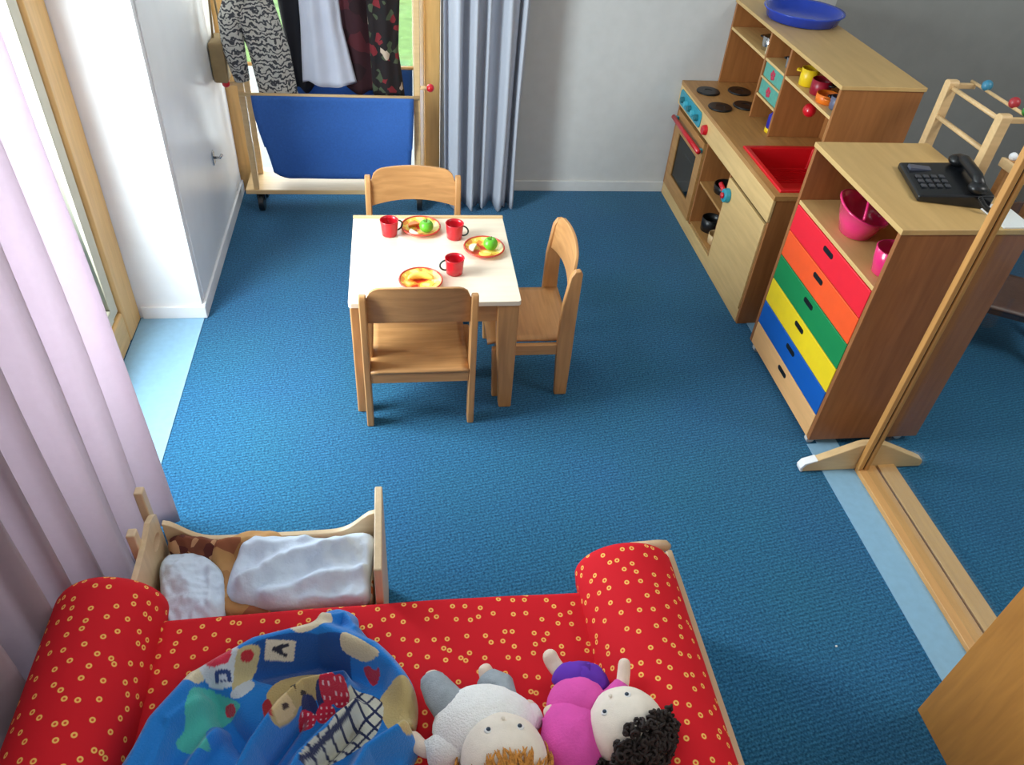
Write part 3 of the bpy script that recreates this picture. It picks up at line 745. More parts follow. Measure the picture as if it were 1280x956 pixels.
BBL = plain('ball_blue', (60, 130, 160), .4); BRD = plain('ball_red', (170, 50, 56), .4); BGR = plain('ball_green', (60, 140, 60), .4)
frame_toy('tall wooden frame with rungs and coloured balls standing behind the drawer cabinet', 2.0, 2.285, 2.60, 1.12, [(2.535, BBL), (2.375, BRD), (2.30, BGR)])
g = thing('easel', 'wooden easel partly hidden behind the glass screen post at the right edge', 'easel', (2.03, 2.12, 0))
for y in (2.04, 2.20): MB().box((2.02, y - .014, 0), (2.05, y + .014, 1.0)).build('upright', WX, g, bevel=.003)
for z in (.62, .80, .97): MB().box((2.005, 2.02, z), (2.02, 2.22, z + .03)).build('crossbar', WPALE, g, bevel=.003)
MB().ball((2.03, 2.20, 1.01), .014).build('knob', WHITE, g, smooth=True)
g = thing('storage_box', 'dark storage box on the floor in the gap between kitchen and cabinet', 'box', (2.2, 2.75, 0))
m = MB(); x0, x1, y0, y1 = 2.06, 2.36, 2.66, 2.92; m.box((x0, y0, 0), (x1, y1, .02)); m.box((x0, y0, .02), (x0 + .015, y1, .5)); m.box((x1 - .015, y0, .02), (x1, y1, .5)); m.box((x0 + .015, y0, .02), (x1 - .015, y0 + .015, .5)); m.box((x0 + .015, y1 - .015, .02), (x1 - .015, y1, .5))
m.build('body', plain('dark_crate', (44, 46, 44), .7), g)

# ------------------------------------------------------------------ glass screen with foot, floor rails
g = thing('glass_screen', 'freestanding clear glass screen in a grooved wooden frame beside the cabinet', 'glass screen', (1.65, 1.7, 0))
WPOST = wood('screen_post_wood', (206, 150, 84), 2, contrast=.12)
for x0, x1 in ((1.618, 1.636), (1.642, 1.660)):
    MB().box((x0, 1.718, .022), (x1, 1.741, 1.9)).build('stile', WPOST, g, bevel=.003)
MB().box((1.636, 1.723, .022), (1.642, 1.738, 1.9)).build('groove', DGROOVE, g)
MB().box((1.618, -.3, 1.86), (1.660, 1.718, 1.9)).build('top_rail', WPOST, g, bevel=.003)
MB().box((1.650, -.3, .024), (1.655, 1.718, 1.86)).build('pane', GLASS, g)
yf = 1.742
pts = [(1.418, .004), (1.414, .02), (1.422, .038), (1.45, .052), (1.60, .125), (1.62, .13), (1.68, .13), (1.70, .125), (1.855, .05), (1.882, .036), (1.888, .02), (1.884, .004)]
MB().prism(pts, 1, yf, yf + .03).build('foot', WPALE, g, bevel=.004)
MB().prism([(1.410, .0045), (1.4055, .022), (1.416, .043), (1.45, .056), (1.462, .060), (1.462, .052), (1.45, .050), (1.425, .037), (1.416, .020), (1.419, .0045)], 1, yf - .001, yf + .031).build('foot_cap', WHITE, g, bevel=.002)
s = thing('floor_rail', 'wooden floor rail with a dark groove running along the carpet edge at the right', 'floor rail', (1.7, .9, 0))
MB().box((1.622, .1, .0), (1.697, 1.742, .022)).build('rail_strip', wood('rail_wood', (214, 160, 98), 1, contrast=.1), s, bevel=.003)
MB().box((1.706, .1, .0), (1.775, 1.80, .022)).build('rail_strip', wood('rail_wood_far', (214, 166, 104), 1, contrast=.1), s, bevel=.003)
MB().box((1.697, .1, .0), (1.706, 1.742, .008)).build('groove', DGROOVE, s)

# near cabinet, bottom right
g = thing('near_cabinet', 'plain beech cabinet side cutting into the bottom right corner', 'cabinet', (1.7, .3, 0))
g.name = 'cabinet'
MB().box((1.38, -.7, .0), (1.398, .858, .95)).build('front_panel', WBIG, g, bevel=.0015)
MB().box((1.398, .84, .0), (1.61, .858, .95)).build('side_panel', WBIG, g, bevel=.0015)
MB().box((1.398, -.7, .93), (1.61, .84, .95)).build('top_panel', WBIG, g, bevel=.0015)

# ------------------------------------------------------------------ dress-up rack
g = thing('dress_up_rack', 'wooden wheeled dress-up rack with a blue canvas trough before the garden door', 'clothes rack', (-.28, 3.75, 0))
bx0, bx1, by0, by1 = -.765, .155, 3.665, 3.875
MB().box((bx0, by0, .103), (bx1, by1, .126)).build('base_board', WPALE, g, bevel=.002)
for x in (-.70, .10):
    for y in (3.70, 3.845):
        MB().tube([(x - .014, y, .044), (x + .014, y, .044)], .044, 20).build('wheel', BLACK, g, bevel=.004)
        MB().box((x - .020, y - .012, .06), (x + .020, y + .012, .103)).build('wheel_fork', BLACK, g)
px_l, px_r = -.712, .095
for x in (px_l, px_r):
    for y in (3.685, 3.855):
        MB().box((x - .014, y - .011, .126), (x + .014, y + .011, 1.25)).build('upright', WPALE, g, bevel=.003)
    MB().box((x - .012, 3.685, 1.2), (x + .012, 3.855, 1.25)).build('head_rail', WPALE, g, bevel=.003)
for (y, z) in ((3.66, .608), (3.87, .675), (3.77, 1.22)):
    MB().tube([(px_l - .01, y, z), (px_r + .01, y, z)], .009, 12).build('dowel', WPALE, g, smooth=True)
for (y, z) in ((3.685, .648), (3.77, 1.225)):
    for x, s_ in ((px_l, -1), (px_r, 1)):
        MB().tube([(x, y, z), (x + s_ * .055, y, z)], .009, 12).build('peg', WPALE, g, smooth=True)
        MB().ball((x + s_ * .062, y, z), .019).build('knob', REDP, g, smooth=True)
# trough
vs = []; fs = []; nu, nv = 28, 40
for j in range(nv + 1):
    v = j / nv
    for i in range(nu + 1):
        u = i / nu
        if v < .45: q = v / .45; y = 3.648 - .012 * math.sin(pi * q); z = .608 - .40 * q + .0
        elif v < .6: q = (v - .45) / .15; y = 3.648 + .11 * (1 - math.cos(q * pi)) ; z = .208 - .035 * math.sin(pi * q)
        else: q = (v - .6) / .4; y = 3.868 + .0 * q; z = .208 + .462 * q
        dep = math.sin(pi * min(1, max(0, (.67 - z) / .5)) * .5)
        x0 = -.668 + .055 * dep ** 3; x1 = .078 - .02 * dep ** 3
        e = min(u, 1 - u)
        z += .03 * dep * max(0, 1 - e / .12) ** 2 * (1 if z < .35 else 0)
        y += .006 * noise.noise(Vector((u * 4, v * 6, 2)))
        vs.append((x0 + (x1 - x0) * u, y, z))
for j in range(nv):
    for i in range(nu):
        q = j * (nu + 1) + i; fs.append((q, q + 1, q + nu + 2, q + nu + 1))
o = MB().add(vs, fs).build('trough', BLUEF, g, smooth=True); q = o.modifiers.new('s', 'SOLIDIFY'); q.thickness = .003

def garment(name, label, cat, prof, mat, y=3.765, dy=.035, folds=5, seed=0, ztop=1.19, sleeve=None):
    """prof: list of (z, x0, x1); closed wavy tube of cloth"""
    vs = []; n = 56; nz = 30; prof = sorted(prof)
    def lerp(z):
        if z <= prof[0][0]: return prof[0][1:]
        for a, b in zip(prof, prof[1:]):
            if z <= b[0]:
                k = (z - a[0]) / (b[0] - a[0]); return tuple(a[i] + (b[i] - a[i]) * k for i in (1, 2))
        return prof[-1][1:]
    z0, z1 = prof[0][0], prof[-1][0]
    for j in range(nz + 1):
        z = z0 + (z1 - z0) * j / nz; x0, x1 = lerp(z); cx = (x0 + x1) / 2; rx = (x1 - x0) / 2
        for k in range(n):
            a = 2 * pi * k / n
            w_ = 1 + .22 * math.sin(folds * a + seed + .6 * math.sin(z * 5)) + .25 * noise.noise(Vector((math.cos(a) * 1.5, z * 4, seed)))
            vs.append((cx + rx * math.cos(a), y + dy * math.sin(a) * w_, z + (.012 * math.sin(a * 3 + seed) if j == 0 else 0)))
    fs = [(j * n + k, j * n + (k + 1) % n, (j + 1) * n + (k + 1) % n, (j + 1) * n + k) for j in range(nz) for k in range(n)]
    fs += [list(range(n))[::-1], list(range(nz * n, nz * n + n))]
    gg = thing(name, label, cat, ((prof[0][1] + prof[0][2]) / 2, y, z0), 0, 'dress-up clothes on the rack')
    MB().add(vs, fs).build('cloth', mat, gg, smooth=True)
    if sleeve:
        MB().tube(sleeve, [.05] * (len(sleeve) - 1) + [.034], 14).build('sleeve', mat, gg, smooth=True)
    xm = (prof[-1][1] + prof[-1][2]) / 2
    MB().tube([(xm, 3.77, z1 - .01), (xm, 3.77, 1.24), (xm + .0, 3.75, 1.245), (xm, 3.745, 1.23)], .003, 6).build('hanger_hook', STEEL, gg, smooth=True)
def X(px, py, y=3.73): return aty(px, py, y).x
zt = 1.17
garment('fur_coat', 'grey and black striped fur dress-up coat hanging at the left of the rack', 'coat', [(.585, X(325, 115), X(373, 115)), (.80, X(310, 60), X(362, 60)), (1.0, X(282, 5), X(342, 5)), (zt, X(300, 0), X(335, 0))], ZEBRA, y=3.72, dy=.05, seed=1, sleeve=[aty(296, -10, 3.70), aty(287, 25, 3.70), aty(292, 60, 3.69), aty(303, 100, 3.69)])
garment('cloak', 'black cloth hanging between the fur coat and the white dress', 'costume', [(.60, X(366, 110), X(392, 110)), (zt, X(340, 0), X(385, 0))], BLACKF, y=3.79, dy=.04, seed=2)
garment('dress', 'white satin dress-up dress hanging in the middle of the rack', 'dress', [(.645, X(378, 102), X(446, 102)), (.9, X(376, 40), X(428, 40)), (zt, X(374, 0), X(420, 0))], WHITEF, y=3.74, dy=.045, seed=3, folds=7)
garment('skirt', 'dark maroon skirt hanging right of the white dress', 'skirt', [(.60, X(432, 110), X(476, 110)), (zt, X(420, 0), X(462, 0))], MAROON, y=3.79, dy=.045, seed=4)
garment('costume', 'black floral costume with red and green flowers at the right of the rack', 'costume', [(.59, X(466, 116), X(506, 116)), (.8, X(462, 60), X(498, 60)), (zt, X(456, 0), X(502, 0))], FLORAL, y=3.75, dy=.045, seed=5, folds=6)
# khaki bag on the left knob
p = aty(274, 75, 3.71)
g2 = thing('cloth_bag', 'khaki brown cloth bag hanging at the left end of the rack by the wall', 'bag', (p.x, 3.71, .655))
m = MB(); vs = []
m.prism(roundrect(p.x - .03, p.x + .035, .655, .83, .012), 1, 3.66, 3.82); m.build('pouch', KHAKI, g2, bevel=.01, seg=3)
MB().tube([(p.x - .02, 3.74, .79), (p.x, 3.74, 1.05), (px_l - .04, 3.76, 1.235), (p.x + .015, 3.745, 1.04), (p.x + .025, 3.74, .79)], .005, 8).build('strap', KHAKI, g2, smooth=True)
# small grey door stop on side wall
p = atx(266, 197, -.826)
g2 = thing('wall_hook', 'small grey metal hook low on the white side wall', 'hook', (-.826, p.y, p.z))
MB().box((-.826, p.y - .018, p.z - .03), (-.820, p.y + .018, p.z + .03)).build('plate', STEEL, g2, bevel=.002); MB().tube([(-.820, p.y, p.z), (-.795, p.y, p.z), (-.785, p.y, p.z + .015)], .006, 8).build('prong', STEEL, g2, smooth=True)

# ------------------------------------------------------------------ sofa
SZ = .35
g = thing('play_sofa', 'red childrens sofa with yellow ring print, two bolster arms and wooden side boards', 'sofa', (0, .6, 0))
yb, yn = 1.085, .02
def surf(name, prof, y0, y1, cap=.035, mat=RING, ny=30):
    """profile (x,z) list swept along y, rounded at the far end; uv in metres"""
    L = [0]
    for a, b in zip(prof, prof[1:]): L.append(L[-1] + math.hypot(b[0] - a[0], b[1] - a[1]))
    cx = sum(p[0] for p in prof) / len(prof); zb = min(p[1] for p in prof)
    rows = []
    for j in range(ny + 1): rows.append((y0 + (y1 - cap - y0) * j / ny, 1.0))
    for j in range(1, 9):
        a = pi / 2 * j / 8; rows.append((y1 - cap + cap * math.sin(a), 1 - (1 - math.cos(a)) * .22 * cap / .035))
    vs = []; uv = []; n = len(prof)
    for (y, s_) in rows:
        for k, (x, z) in enumerate(prof):
            X_ = cx + (x - cx) * (1 - (1 - s_) * .6); Z_ = zb + (z - zb) * s_
            wob = .004 * noise.noise(Vector((x * 6, y * 6, 3)))
            vs.append((X_, y, Z_ + (wob if 0 < k < n - 1 else 0))); uv.append((L[k], y))
    fs = [(j * n + k, j * n + k + 1, (j + 1) * n + k + 1, (j + 1) * n + k) for j in range(len(rows) - 1) for k in range(n - 1)]
    fs.append(list(range(n))); fs.append([len(vs) - n + k for k in range(n)][::-1])
    fs.append([j * n for j in range(len(rows))] + [j * n + n - 1 for j in range(len(rows) - 1, -1, -1)])
    return MB().add(vs, fs, 0, uv).build(name, mat, g, smooth=True)
def arc(cx, cz, rx, rz, a0, a1, n=16): return [(cx + rx * math.cos(math.radians(a0 + (a1 - a0) * i / n)), cz + rz * math.sin(math.radians(a0 + (a1 - a0) * i / n))) for i in range(n + 1)]
seat = [(-.60, .14)] + [(-.60 + 1.06 * i / 24, SZ + .012 * math.sin(pi * i / 24)) for i in range(25)] + [(.46, .14)]
surf('seat_cushion', seat, yn, yb, cap=.02)
rb = [(.425, .30)] + arc(.545, .345, .128, .115, 178, 15) + [(.672, .30), (.672, .27)]
surf('bolster', rb, yn, 1.155, cap=.03)
lb = [(-.80, .27)] + arc(-.70, .335, .125, .135, 165, 5) + [(-.578, .30)]
surf('bolster', lb, yn, 1.15, cap=.05)
MB().box((-.78, yn, .02), (.66, 1.06, .145)).build('base_frame', WX, g, bevel=.003)
SB = wood('sofa_board', (196, 166, 132), 1, contrast=.06)
MB().box((.682, yn, 0), (.700, 1.20, .335)).build('side_board', SB, g, bevel=.004)
MB().box((-.83, yn, 0), (-.812, 1.16, .30)).build('side_board', SB, g, bevel=.004)
MB().tube([(.575, 1.187, .372), (.65, 1.187, .372), (.672, 1.187, .370), (.682, 1.187, .366)], [.014, .016, .015, .008], 14).build('rail_end', SB, g, smooth=True)
MB().box((.62, 1.172, .0), (.645, 1.20, .36)).build('corner_post', SB, g, bevel=.004)

# ------------------------------------------------------------------ draped cloth patches
def patch(name, label, cat, outline, zb, ridges, mat, parent=None, n=200, rings=70, base=.012, edge=.02, paint=None, namp=.006, nscale=14, lim=None, seed=0, center=None, hfun=None):
    pts = [Vector(p) for p in outline]
    # closed Catmull-Rom resample
    P = []; k = len(pts); per = max(2, n // k)
    for i in range(k):
        a, b, c, d = pts[i - 1], pts[i], pts[(i + 1) % k], pts[(i + 2) % k]
        for j in range(per):
            t = j / per; P.append(.5 * ((2 * b) + (c - a) * t + (2 * a - 5 * b + 4 * c - d) * t * t + (3 * b - a - 3 * c + d) * t ** 3))
    n = len(P); C = Vector(center) if center else sum(P, Vector((0, 0))) / n
    def h(x, y):
        if hfun: return hfun(x, y)
        z = base
        for pl, amp, sg in ridges:
            dm = 9
            for a, b in zip(pl, pl[1:]):
                a = Vector(a); b = Vector(b); ab = b - a; q = Vector((x, y)); t = max(0, min(1, (q - a).dot(ab) / max(1e-9, ab.dot(ab)))); dm = min(dm, (q - a - ab * t).length)
            z += amp * math.exp(-(dm / sg) ** 2)
        z += namp * noise.noise(Vector((x * nscale, y * nscale, seed))) + namp * .5 * noise.noise(Vector((x * nscale * 2.3, y * nscale * 2.3, seed + 4)))
        return max(z, .004)
    vs = [(C.x, C.y, zb + h(C.x, C.y))]; 
    for r in range(1, rings + 1):
        f = r / rings
        for p in P:
            q = C.lerp(p, f); e = min(1, (1 - f) * (p - C).length / edge); e = math.sqrt(max(0, 1 - (1 - e) ** 2))
            vs.append((q.x, q.y, zb + .002 + (h(q.x, q.y) - .002) * (.12 + .88 * e)))
    for p in P: vs.append((p.x, p.y, zb))
    fs = [(0, 1 + k, 1 + (k + 1) % n) for k in range(n)]
    for r in range(rings):
        o_ = 1 + r * n
        fs += [(o_ + k, o_ + n + k, o_ + n + (k + 1) % n, o_ + (k + 1) % n) for k in range(n)]
    fs.append([1 + rings * n + k for k in range(n)])
    o = MB().add(vs, fs).build(name, mat, parent, smooth=True)
    if paint:
        ca = o.data.color_attributes.new(name='print', type='FLOAT_COLOR', domain='POINT')
        off = Vector((0, 0, 0))
        if parent: off = parent.location
        for i, v in enumerate(o.data.vertices):
            ca.data[i].color = (*s2l(paint(v.co.x + off.x, v.co.y + off.y, v.co.z + off.z)), 1)
    if label: tag(o, label, cat)
    return o
def PX(l, z): return [tuple(at(a, b, z).xy) for a, b in l]

# fleece blanket
ZB = SZ + .014
BNOISE = (.010, 11, 0)
def bh(x, y):
    z = .040
    for pl, amp, sg in ridges:
        dm = 9
        for a, b in zip(pl, pl[1:]):
            ax, ay = a; bx_, by_ = b; dx, dy = bx_ - ax, by_ - ay
            t = max(0, min(1, ((x - ax) * dx + (y - ay) * dy) / max(1e-9, dx * dx + dy * dy)))
            dm = min(dm, math.hypot(x - ax - dx * t, y - ay - dy * t))
        z += 1.2 * amp * math.exp(-(dm / sg) ** 2)
    return max(.006, z)
R_ = lambda l, z=ZB + .08: PX(l, z)
ridges = [
    (R_([(150, 990), (195, 905), (245, 850), (320, 808), (400, 788), (465, 812), (505, 850)]), .055, .032),
    (R_([(180, 985), (215, 905), (255, 868)]), .02, .012),
    (R_([(405, 772), (430, 765), (446, 782)]), .03, .016),
    (R_([(290, 990), (318, 935), (350, 890), (380, 862), (430, 852)]), .07, .017),
    (R_([(345, 1000), (375, 945), (420, 900), (445, 880)]), .050, .016),
    (R_([(430, 1000), (460, 945), (518, 908)]), .075, .022),
    (R_([(210, 1000), (240, 945), (270, 905)]), .030, .014),
    (R_([(265, 870), (290, 915), (305, 935)], ZB + .02), -.035, .022),
    (R_([(395, 960), (440, 915)], ZB + .03), -.03, .014),
    (R_([(340, 955), (375, 905)], ZB + .03), -.03, .012),
    (R_([(300, 850), (400, 830), (480, 860)], ZB + .03), -.018, .02),
]
def atb(px, py):
    z = ZB + .07
    for _ in range(14):
        p = at(px, py, z); z = z * .5 + .5 * (ZB + .002 + bh(p.x, p.y))
    return p
def BX(l): return [tuple(atb(a, b).xy) for a, b in l]
out = PX([(132, 1010), (160, 956), (192, 890), (240, 838), (315, 796), (385, 776), (402, 764), (425, 758), (446, 768), (452, 788), (492, 820), (520, 866), (520, 905), (508, 916), (522, 935), (515, 956), (505, 1010), (400, 1040), (260, 1040)], ZB + .03)
def dist_poly(q, poly):
    ins = False; n = len(poly); j = n - 1
    for i in range(n):
        (xi, yi), (xj, yj) = poly[i], poly[j]
        if (yi > q[1]) != (yj > q[1]) and q[0] < (xj - xi) * (q[1] - yi) / (yj - yi) + xi: ins = not ins
        j = i
    return ins
def smooth_poly(P, per=5):
    Q = []; k = len(P); P = [Vector(p) for p in P]
    for i in range(k):
        a, b, c, d = P[i - 1], P[i], P[(i + 1) % k], P[(i + 2) % k]
        for j in range(per):
            t = j / per; v = .5 * ((2 * b) + (c - a) * t + (2 * a - 5 * b + 4 * c - d) * t * t + (3 * b - a - 3 * c + d) * t ** 3); Q.append(tuple(v))
    return Q
BL = (22, 126, 212); BD = (16, 80, 156)
shapes = []   # (outline on the plan, colour)
def sh(l, c, soft=True):
    p = BX(l); p = smooth_poly(p) if soft else p
    shapes.append((p, c, min(q[0] for q in p), max(q[0] for q in p), min(q[1] for q in p), max(q[1] for q in p)))
sh([(315, 805), (375, 790), (430, 792), (438, 830), (425, 858), (322, 852)], BD)
sh([(358, 776), (400, 768), (415, 778), (370, 790)], (226, 214, 186))
sh([(228, 850), (252, 828), (290, 808), (298, 822), (262, 840), (240, 852)], (222, 210, 180))
sh([(255, 824), (292, 806), (300, 830), (290, 858), (256, 850)], (206, 216, 226))
sh([(256, 822), (286, 806), (289, 820), (262, 834)], (214, 50, 80))
sh([(268, 840), (288, 838), (290, 853), (270, 855)], (36, 66, 128), False); sh([(273, 844), (283, 843), (284, 850), (274, 851)], (200, 210, 226), False)
sh([(298, 812), (324, 808), (320, 838), (300, 862), (290, 860)], (196, 184, 138))
sh([(302, 816), (309, 812), (317, 814), (316, 824), (308, 828), (301, 824)], (190, 36, 52))
sh([(333, 799), (370, 801), (367, 827), (331, 825)], (222, 214, 196), False)
# letter A on its block
sh([(340, 809), (361, 803), (362, 807), (341, 814)], (34, 38, 60), False)
sh([(340, 809), (342, 808), (360, 818), (358, 822), (340, 813)], (34, 38, 60), False); sh([(350, 805), (354, 805), (353, 818), (349, 816)], (34, 38, 60), False)
sh([(432, 790), (472, 812), (463, 826), (428, 812)], (220, 206, 172))
sh([(455, 838), (461, 832), (468, 838), (474, 834), (474, 848), (466, 857)], (196, 34, 66))
sh([(494, 848), (518, 852), (523, 885), (518, 902), (500, 908), (478, 898), (476, 872)], (206, 186, 130))
sh([(236, 865), (262, 862), (300, 880), (285, 905), (258, 915), (262, 940), (222, 935), (232, 905)], (74, 186, 176))
sh([(288, 868), (312, 850), (318, 858), (300, 872)], (196, 206, 216))
sh([(334, 866), (358, 848), (402, 845), (400, 862), (378, 880), (362, 902), (340, 900), (338, 885)], (196, 172, 116))
sh([(345, 884), (366, 878), (370, 892), (355, 903), (344, 896)], (226, 200, 150))
sh([(364, 857), (371, 858), (370, 864), (364, 864)], (50, 40, 36)); sh([(377, 862), (383, 864), (381, 870), (376, 868)], (50, 40, 36)); sh([(353, 880), (361, 879), (360, 886), (354, 887)], (60, 40, 36))
sh([(328, 880), (338, 876), (341, 896), (332, 900)], (176, 40, 50))
sh([(282, 884), (292, 880), (294, 892), (284, 896)], (206, 44, 70))
DOTS = [(atb(a, b).xy, c * .00155) for (a, b, c) in ((410, 857, 11), (426, 870, 11), (384, 903, 12), (407, 893, 13))]
DOTN = [(atb(a, b).xy, c * .00155) for (a, b, c) in ((404, 870, 9), (388, 887, 10))]
PL = smooth_poly(BX([(438, 856), (478, 878), (468, 920), (425, 950), (376, 952), (385, 928), (416, 898)]))
pc = atb(425, 910)
def paint(x, y, z):
    q = (x, y); col = BL
    for pol, c, xa_, xb_, ya_, yb_ in shapes:
        if xa_ <= x <= xb_ and ya_ <= y <= yb_ and dist_poly(q, pol): col = c
    if dist_poly(q, PL):
        u = (x - pc.x) * .7 + (y - pc.y) * .7; v = -(x - pc.x) * .7 + (y - pc.y) * .7
        col = (28, 40, 84) if (u % .024 < .005 or v % .024 < .005) else (216, 216, 200)
    for c, r in DOTN:
        if (Vector(q) - c).length < r: col = (30, 44, 100)
    for c, r in DOTS:
        d = (Vector(q) - c)
        if d.length < r:
            col = (206, 30, 66)
            if (d.x % .011 < .0035) and (d.y % .011 < .0035): col = (240, 200, 210)
    return col
patch('fleece_blanket', 'crumpled blue fleece blanket printed with blocks, a bear and plaid on the sofa', 'blanket', out, ZB + .002, None, RAG, n=480, rings=170, paint=paint, edge=.035, hfun=bh)

# ------------------------------------------------------------------ doll cot
g = thing('doll_cot', 'small wooden doll cot with white bedding behind the red sofa', 'doll bed', (-.35, 1.24, 0))
WC = wood('cot_pine_y', (222, 196, 158), 2, contrast=.08); WCX = wood('cot_pine_x', (222, 196, 158), 0, contrast=.08)
cx0, cx1, cy0, cy1 = -.655, -.068, 1.115, 1.352
for y in (1.246, cy1):
    MB().box((cx0 - .016, y - .013, 0), (cx0 + .006, y + .013, .47 if y < 1.3 else .50)).build('post', WC, g, bevel=.004)
MB().box((cx1 - .020, cy0 - .013, 0), (cx1, cy1 + .013, .46)).build('footboard', WC, g, bevel=.004)
# headboard with oval hand hole
n = 24; oc = (1.300, .360); outp = []
for i in range(n):
    a = 2 * pi * i / n; ca, sa = math.cos(a), math.sin(a)
    hw_, hh = (cy1 - .005 - oc[0] if ca > 0 else oc[0] - cy0 + .013), .26 if sa < 0 else .055
    k = min(hw_ / abs(ca) if abs(ca) > 1e-6 else 9, hh / abs(sa) if abs(sa) > 1e-6 else 9)
    outp.append((oc[0] + ca * k, oc[1] + sa * k + (.02 * (1 - abs(ca)) if sa > .2 else 0)))
inn = [(oc[0] + .028 * math.cos(2 * pi * i / n), oc[1] + .02 * math.sin(2 * pi * i / n)) for i in range(n)]
xa, xb = cx0 + .004, cx0 + .018
vs = [(xa, *p) for p in outp] + [(xa, *p) for p in inn] + [(xb, *p) for p in outp] + [(xb, *p) for p in inn]; fs = []
for i in range(n):
    j = (i + 1) % n
    fs += [(i, j, n + j, n + i), (2 * n + i, 3 * n + i, 3 * n + j, 2 * n + j), (i, 2 * n + i, 2 * n + j, j), (n + i, n + j, 3 * n + j, 3 * n + i)]
MB().add(vs, fs).build('headboard', WC, g)
def siderail(y):
    prof = []; N_ = 30
    for i in range(N_ + 1):
        u = i / N_; e = min(u, 1 - u)
        prof.append((cx0 + .022 + (cx1 - cx0 - .044) * u, (.30 if y > 1.2 else .24) + (.075 if y > 1.2 else .02) * math.exp(-(e / .11) ** 2)))
    pts = prof + [(cx1 - .022, .17), (cx0 + .022, .17)]
    MB().prism(pts, 1, y - .008, y + .008).build('side_rail', WCX, g, bevel=.003)
siderail(cy1); siderail(cy0)
MB().box((cx0 + .022, cy0 + .01, .16), (cx1 - .022, cy1 - .01, .175)).build('bed_base', WCX, g)
m = MB(); m.prism(roundrect(cx0 + .025, cx1 - .03, cy0 + .014, cy1 - .014, .02), 2, .176, .29)
tag(m.build('mattress', PATCH, None, bevel=.012, seg=3), 'orange patterned cushion mattress lying inside the doll cot', 'mattress')
def rect(x0, x1, y0, y1, w=.01): return [(x0, y0), ((x0 + x1) / 2, y0 - w), (x1, y0), (x1 + w, (y0 + y1) / 2), (x1, y1), ((x0 + x1) / 2, y1 + w), (x0, y1), (x0 - w, (y0 + y1) / 2)]
zc = .292
patch('doll_scarf', 'brown patterned cloth bunched at the head end of the cot', 'cloth', PX([(208, 664), (250, 658), (275, 672), (262, 690), (215, 684)], zc + .05), zc, [(PX([(215, 672), (262, 675)], zc + .05), .03, .02)], BROWNF, n=60, rings=16, base=.02, namp=.012, nscale=30)
patch('doll_blanket', 'tan cloth bunched under the white cover on the cot', 'cloth', PX([(262, 690), (282, 668), (310, 658), (350, 662), (360, 700), (340, 760), (280, 762), (275, 715)], zc + .03), zc, [(PX([(275, 680), (320, 672)], zc + .05), .04, .02)], TANF, n=90, rings=24, base=.022, namp=.010, nscale=24, seed=3)
patch('doll_pillow', 'crumpled white pillow at the headboard end of the doll cot', 'pillow', PX([(200, 690), (240, 682), (272, 700), (280, 730), (272, 775), (235, 790), (205, 780), (196, 730)], zc + .05), zc, [(PX([(220, 710), (250, 760)], zc + .05), .022, .03), (PX([(262, 705), (262, 755)], zc + .05), .012, .01)], WCLOTH, n=120, rings=34, base=.035, namp=.010, nscale=26, seed=5)
patch('doll_cover', 'rumpled white cotton cover spread over the doll cot', 'cover', PX([(288, 690), (305, 664), (350, 658), (400, 662), (455, 655), (468, 662), (462, 700), (458, 735), (420, 742), (350, 748), (300, 742), (278, 728)], zc + .07), zc, [(PX([(300, 720), (350, 690), (430, 670)], zc + .08), .03, .02), (PX([(330, 735), (400, 712), (455, 700)], zc + .08), .022, .018), (PX([(305, 675), (380, 668)], zc + .08), .02, .02)], WCLOTH, n=180, rings=50, base=.045, namp=.014, nscale=16, seed=8)

# ------------------------------------------------------------------ dolls
def skin(name, nodes, edges, mat, parent, sub=2, root=0):
    """nodes: list of (Vector, radius)"""
    off = parent.location
    me = bpy.data.meshes.new(name); me.from_pydata([tuple(Vector(p) - off) for p, r in nodes], edges, []); me.materials.append(mat)
    o = bpy.data.objects.new(name, me); COL.objects.link(o); o.parent = parent
    md = o.modifiers.new('skin', 'SKIN'); md.use_smooth_shade = True
    for i, (p, r) in enumerate(nodes):
        sv = me.skin_vertices[0].data[i]; rr = r if hasattr(r, '__len__') else (r, r); sv.radius = rr; sv.use_root = (i == root)
    s_ = o.modifiers.new('sub', 'SUBSURF'); s_.levels = sub; s_.render_levels = sub
    return o
def chain(name, nodes, mat, parent, sub=2): return skin(name, nodes, [(i, i + 1) for i in range(len(nodes) - 1)], mat, parent, sub)
EZ = -.10     # height of the eyes on the head
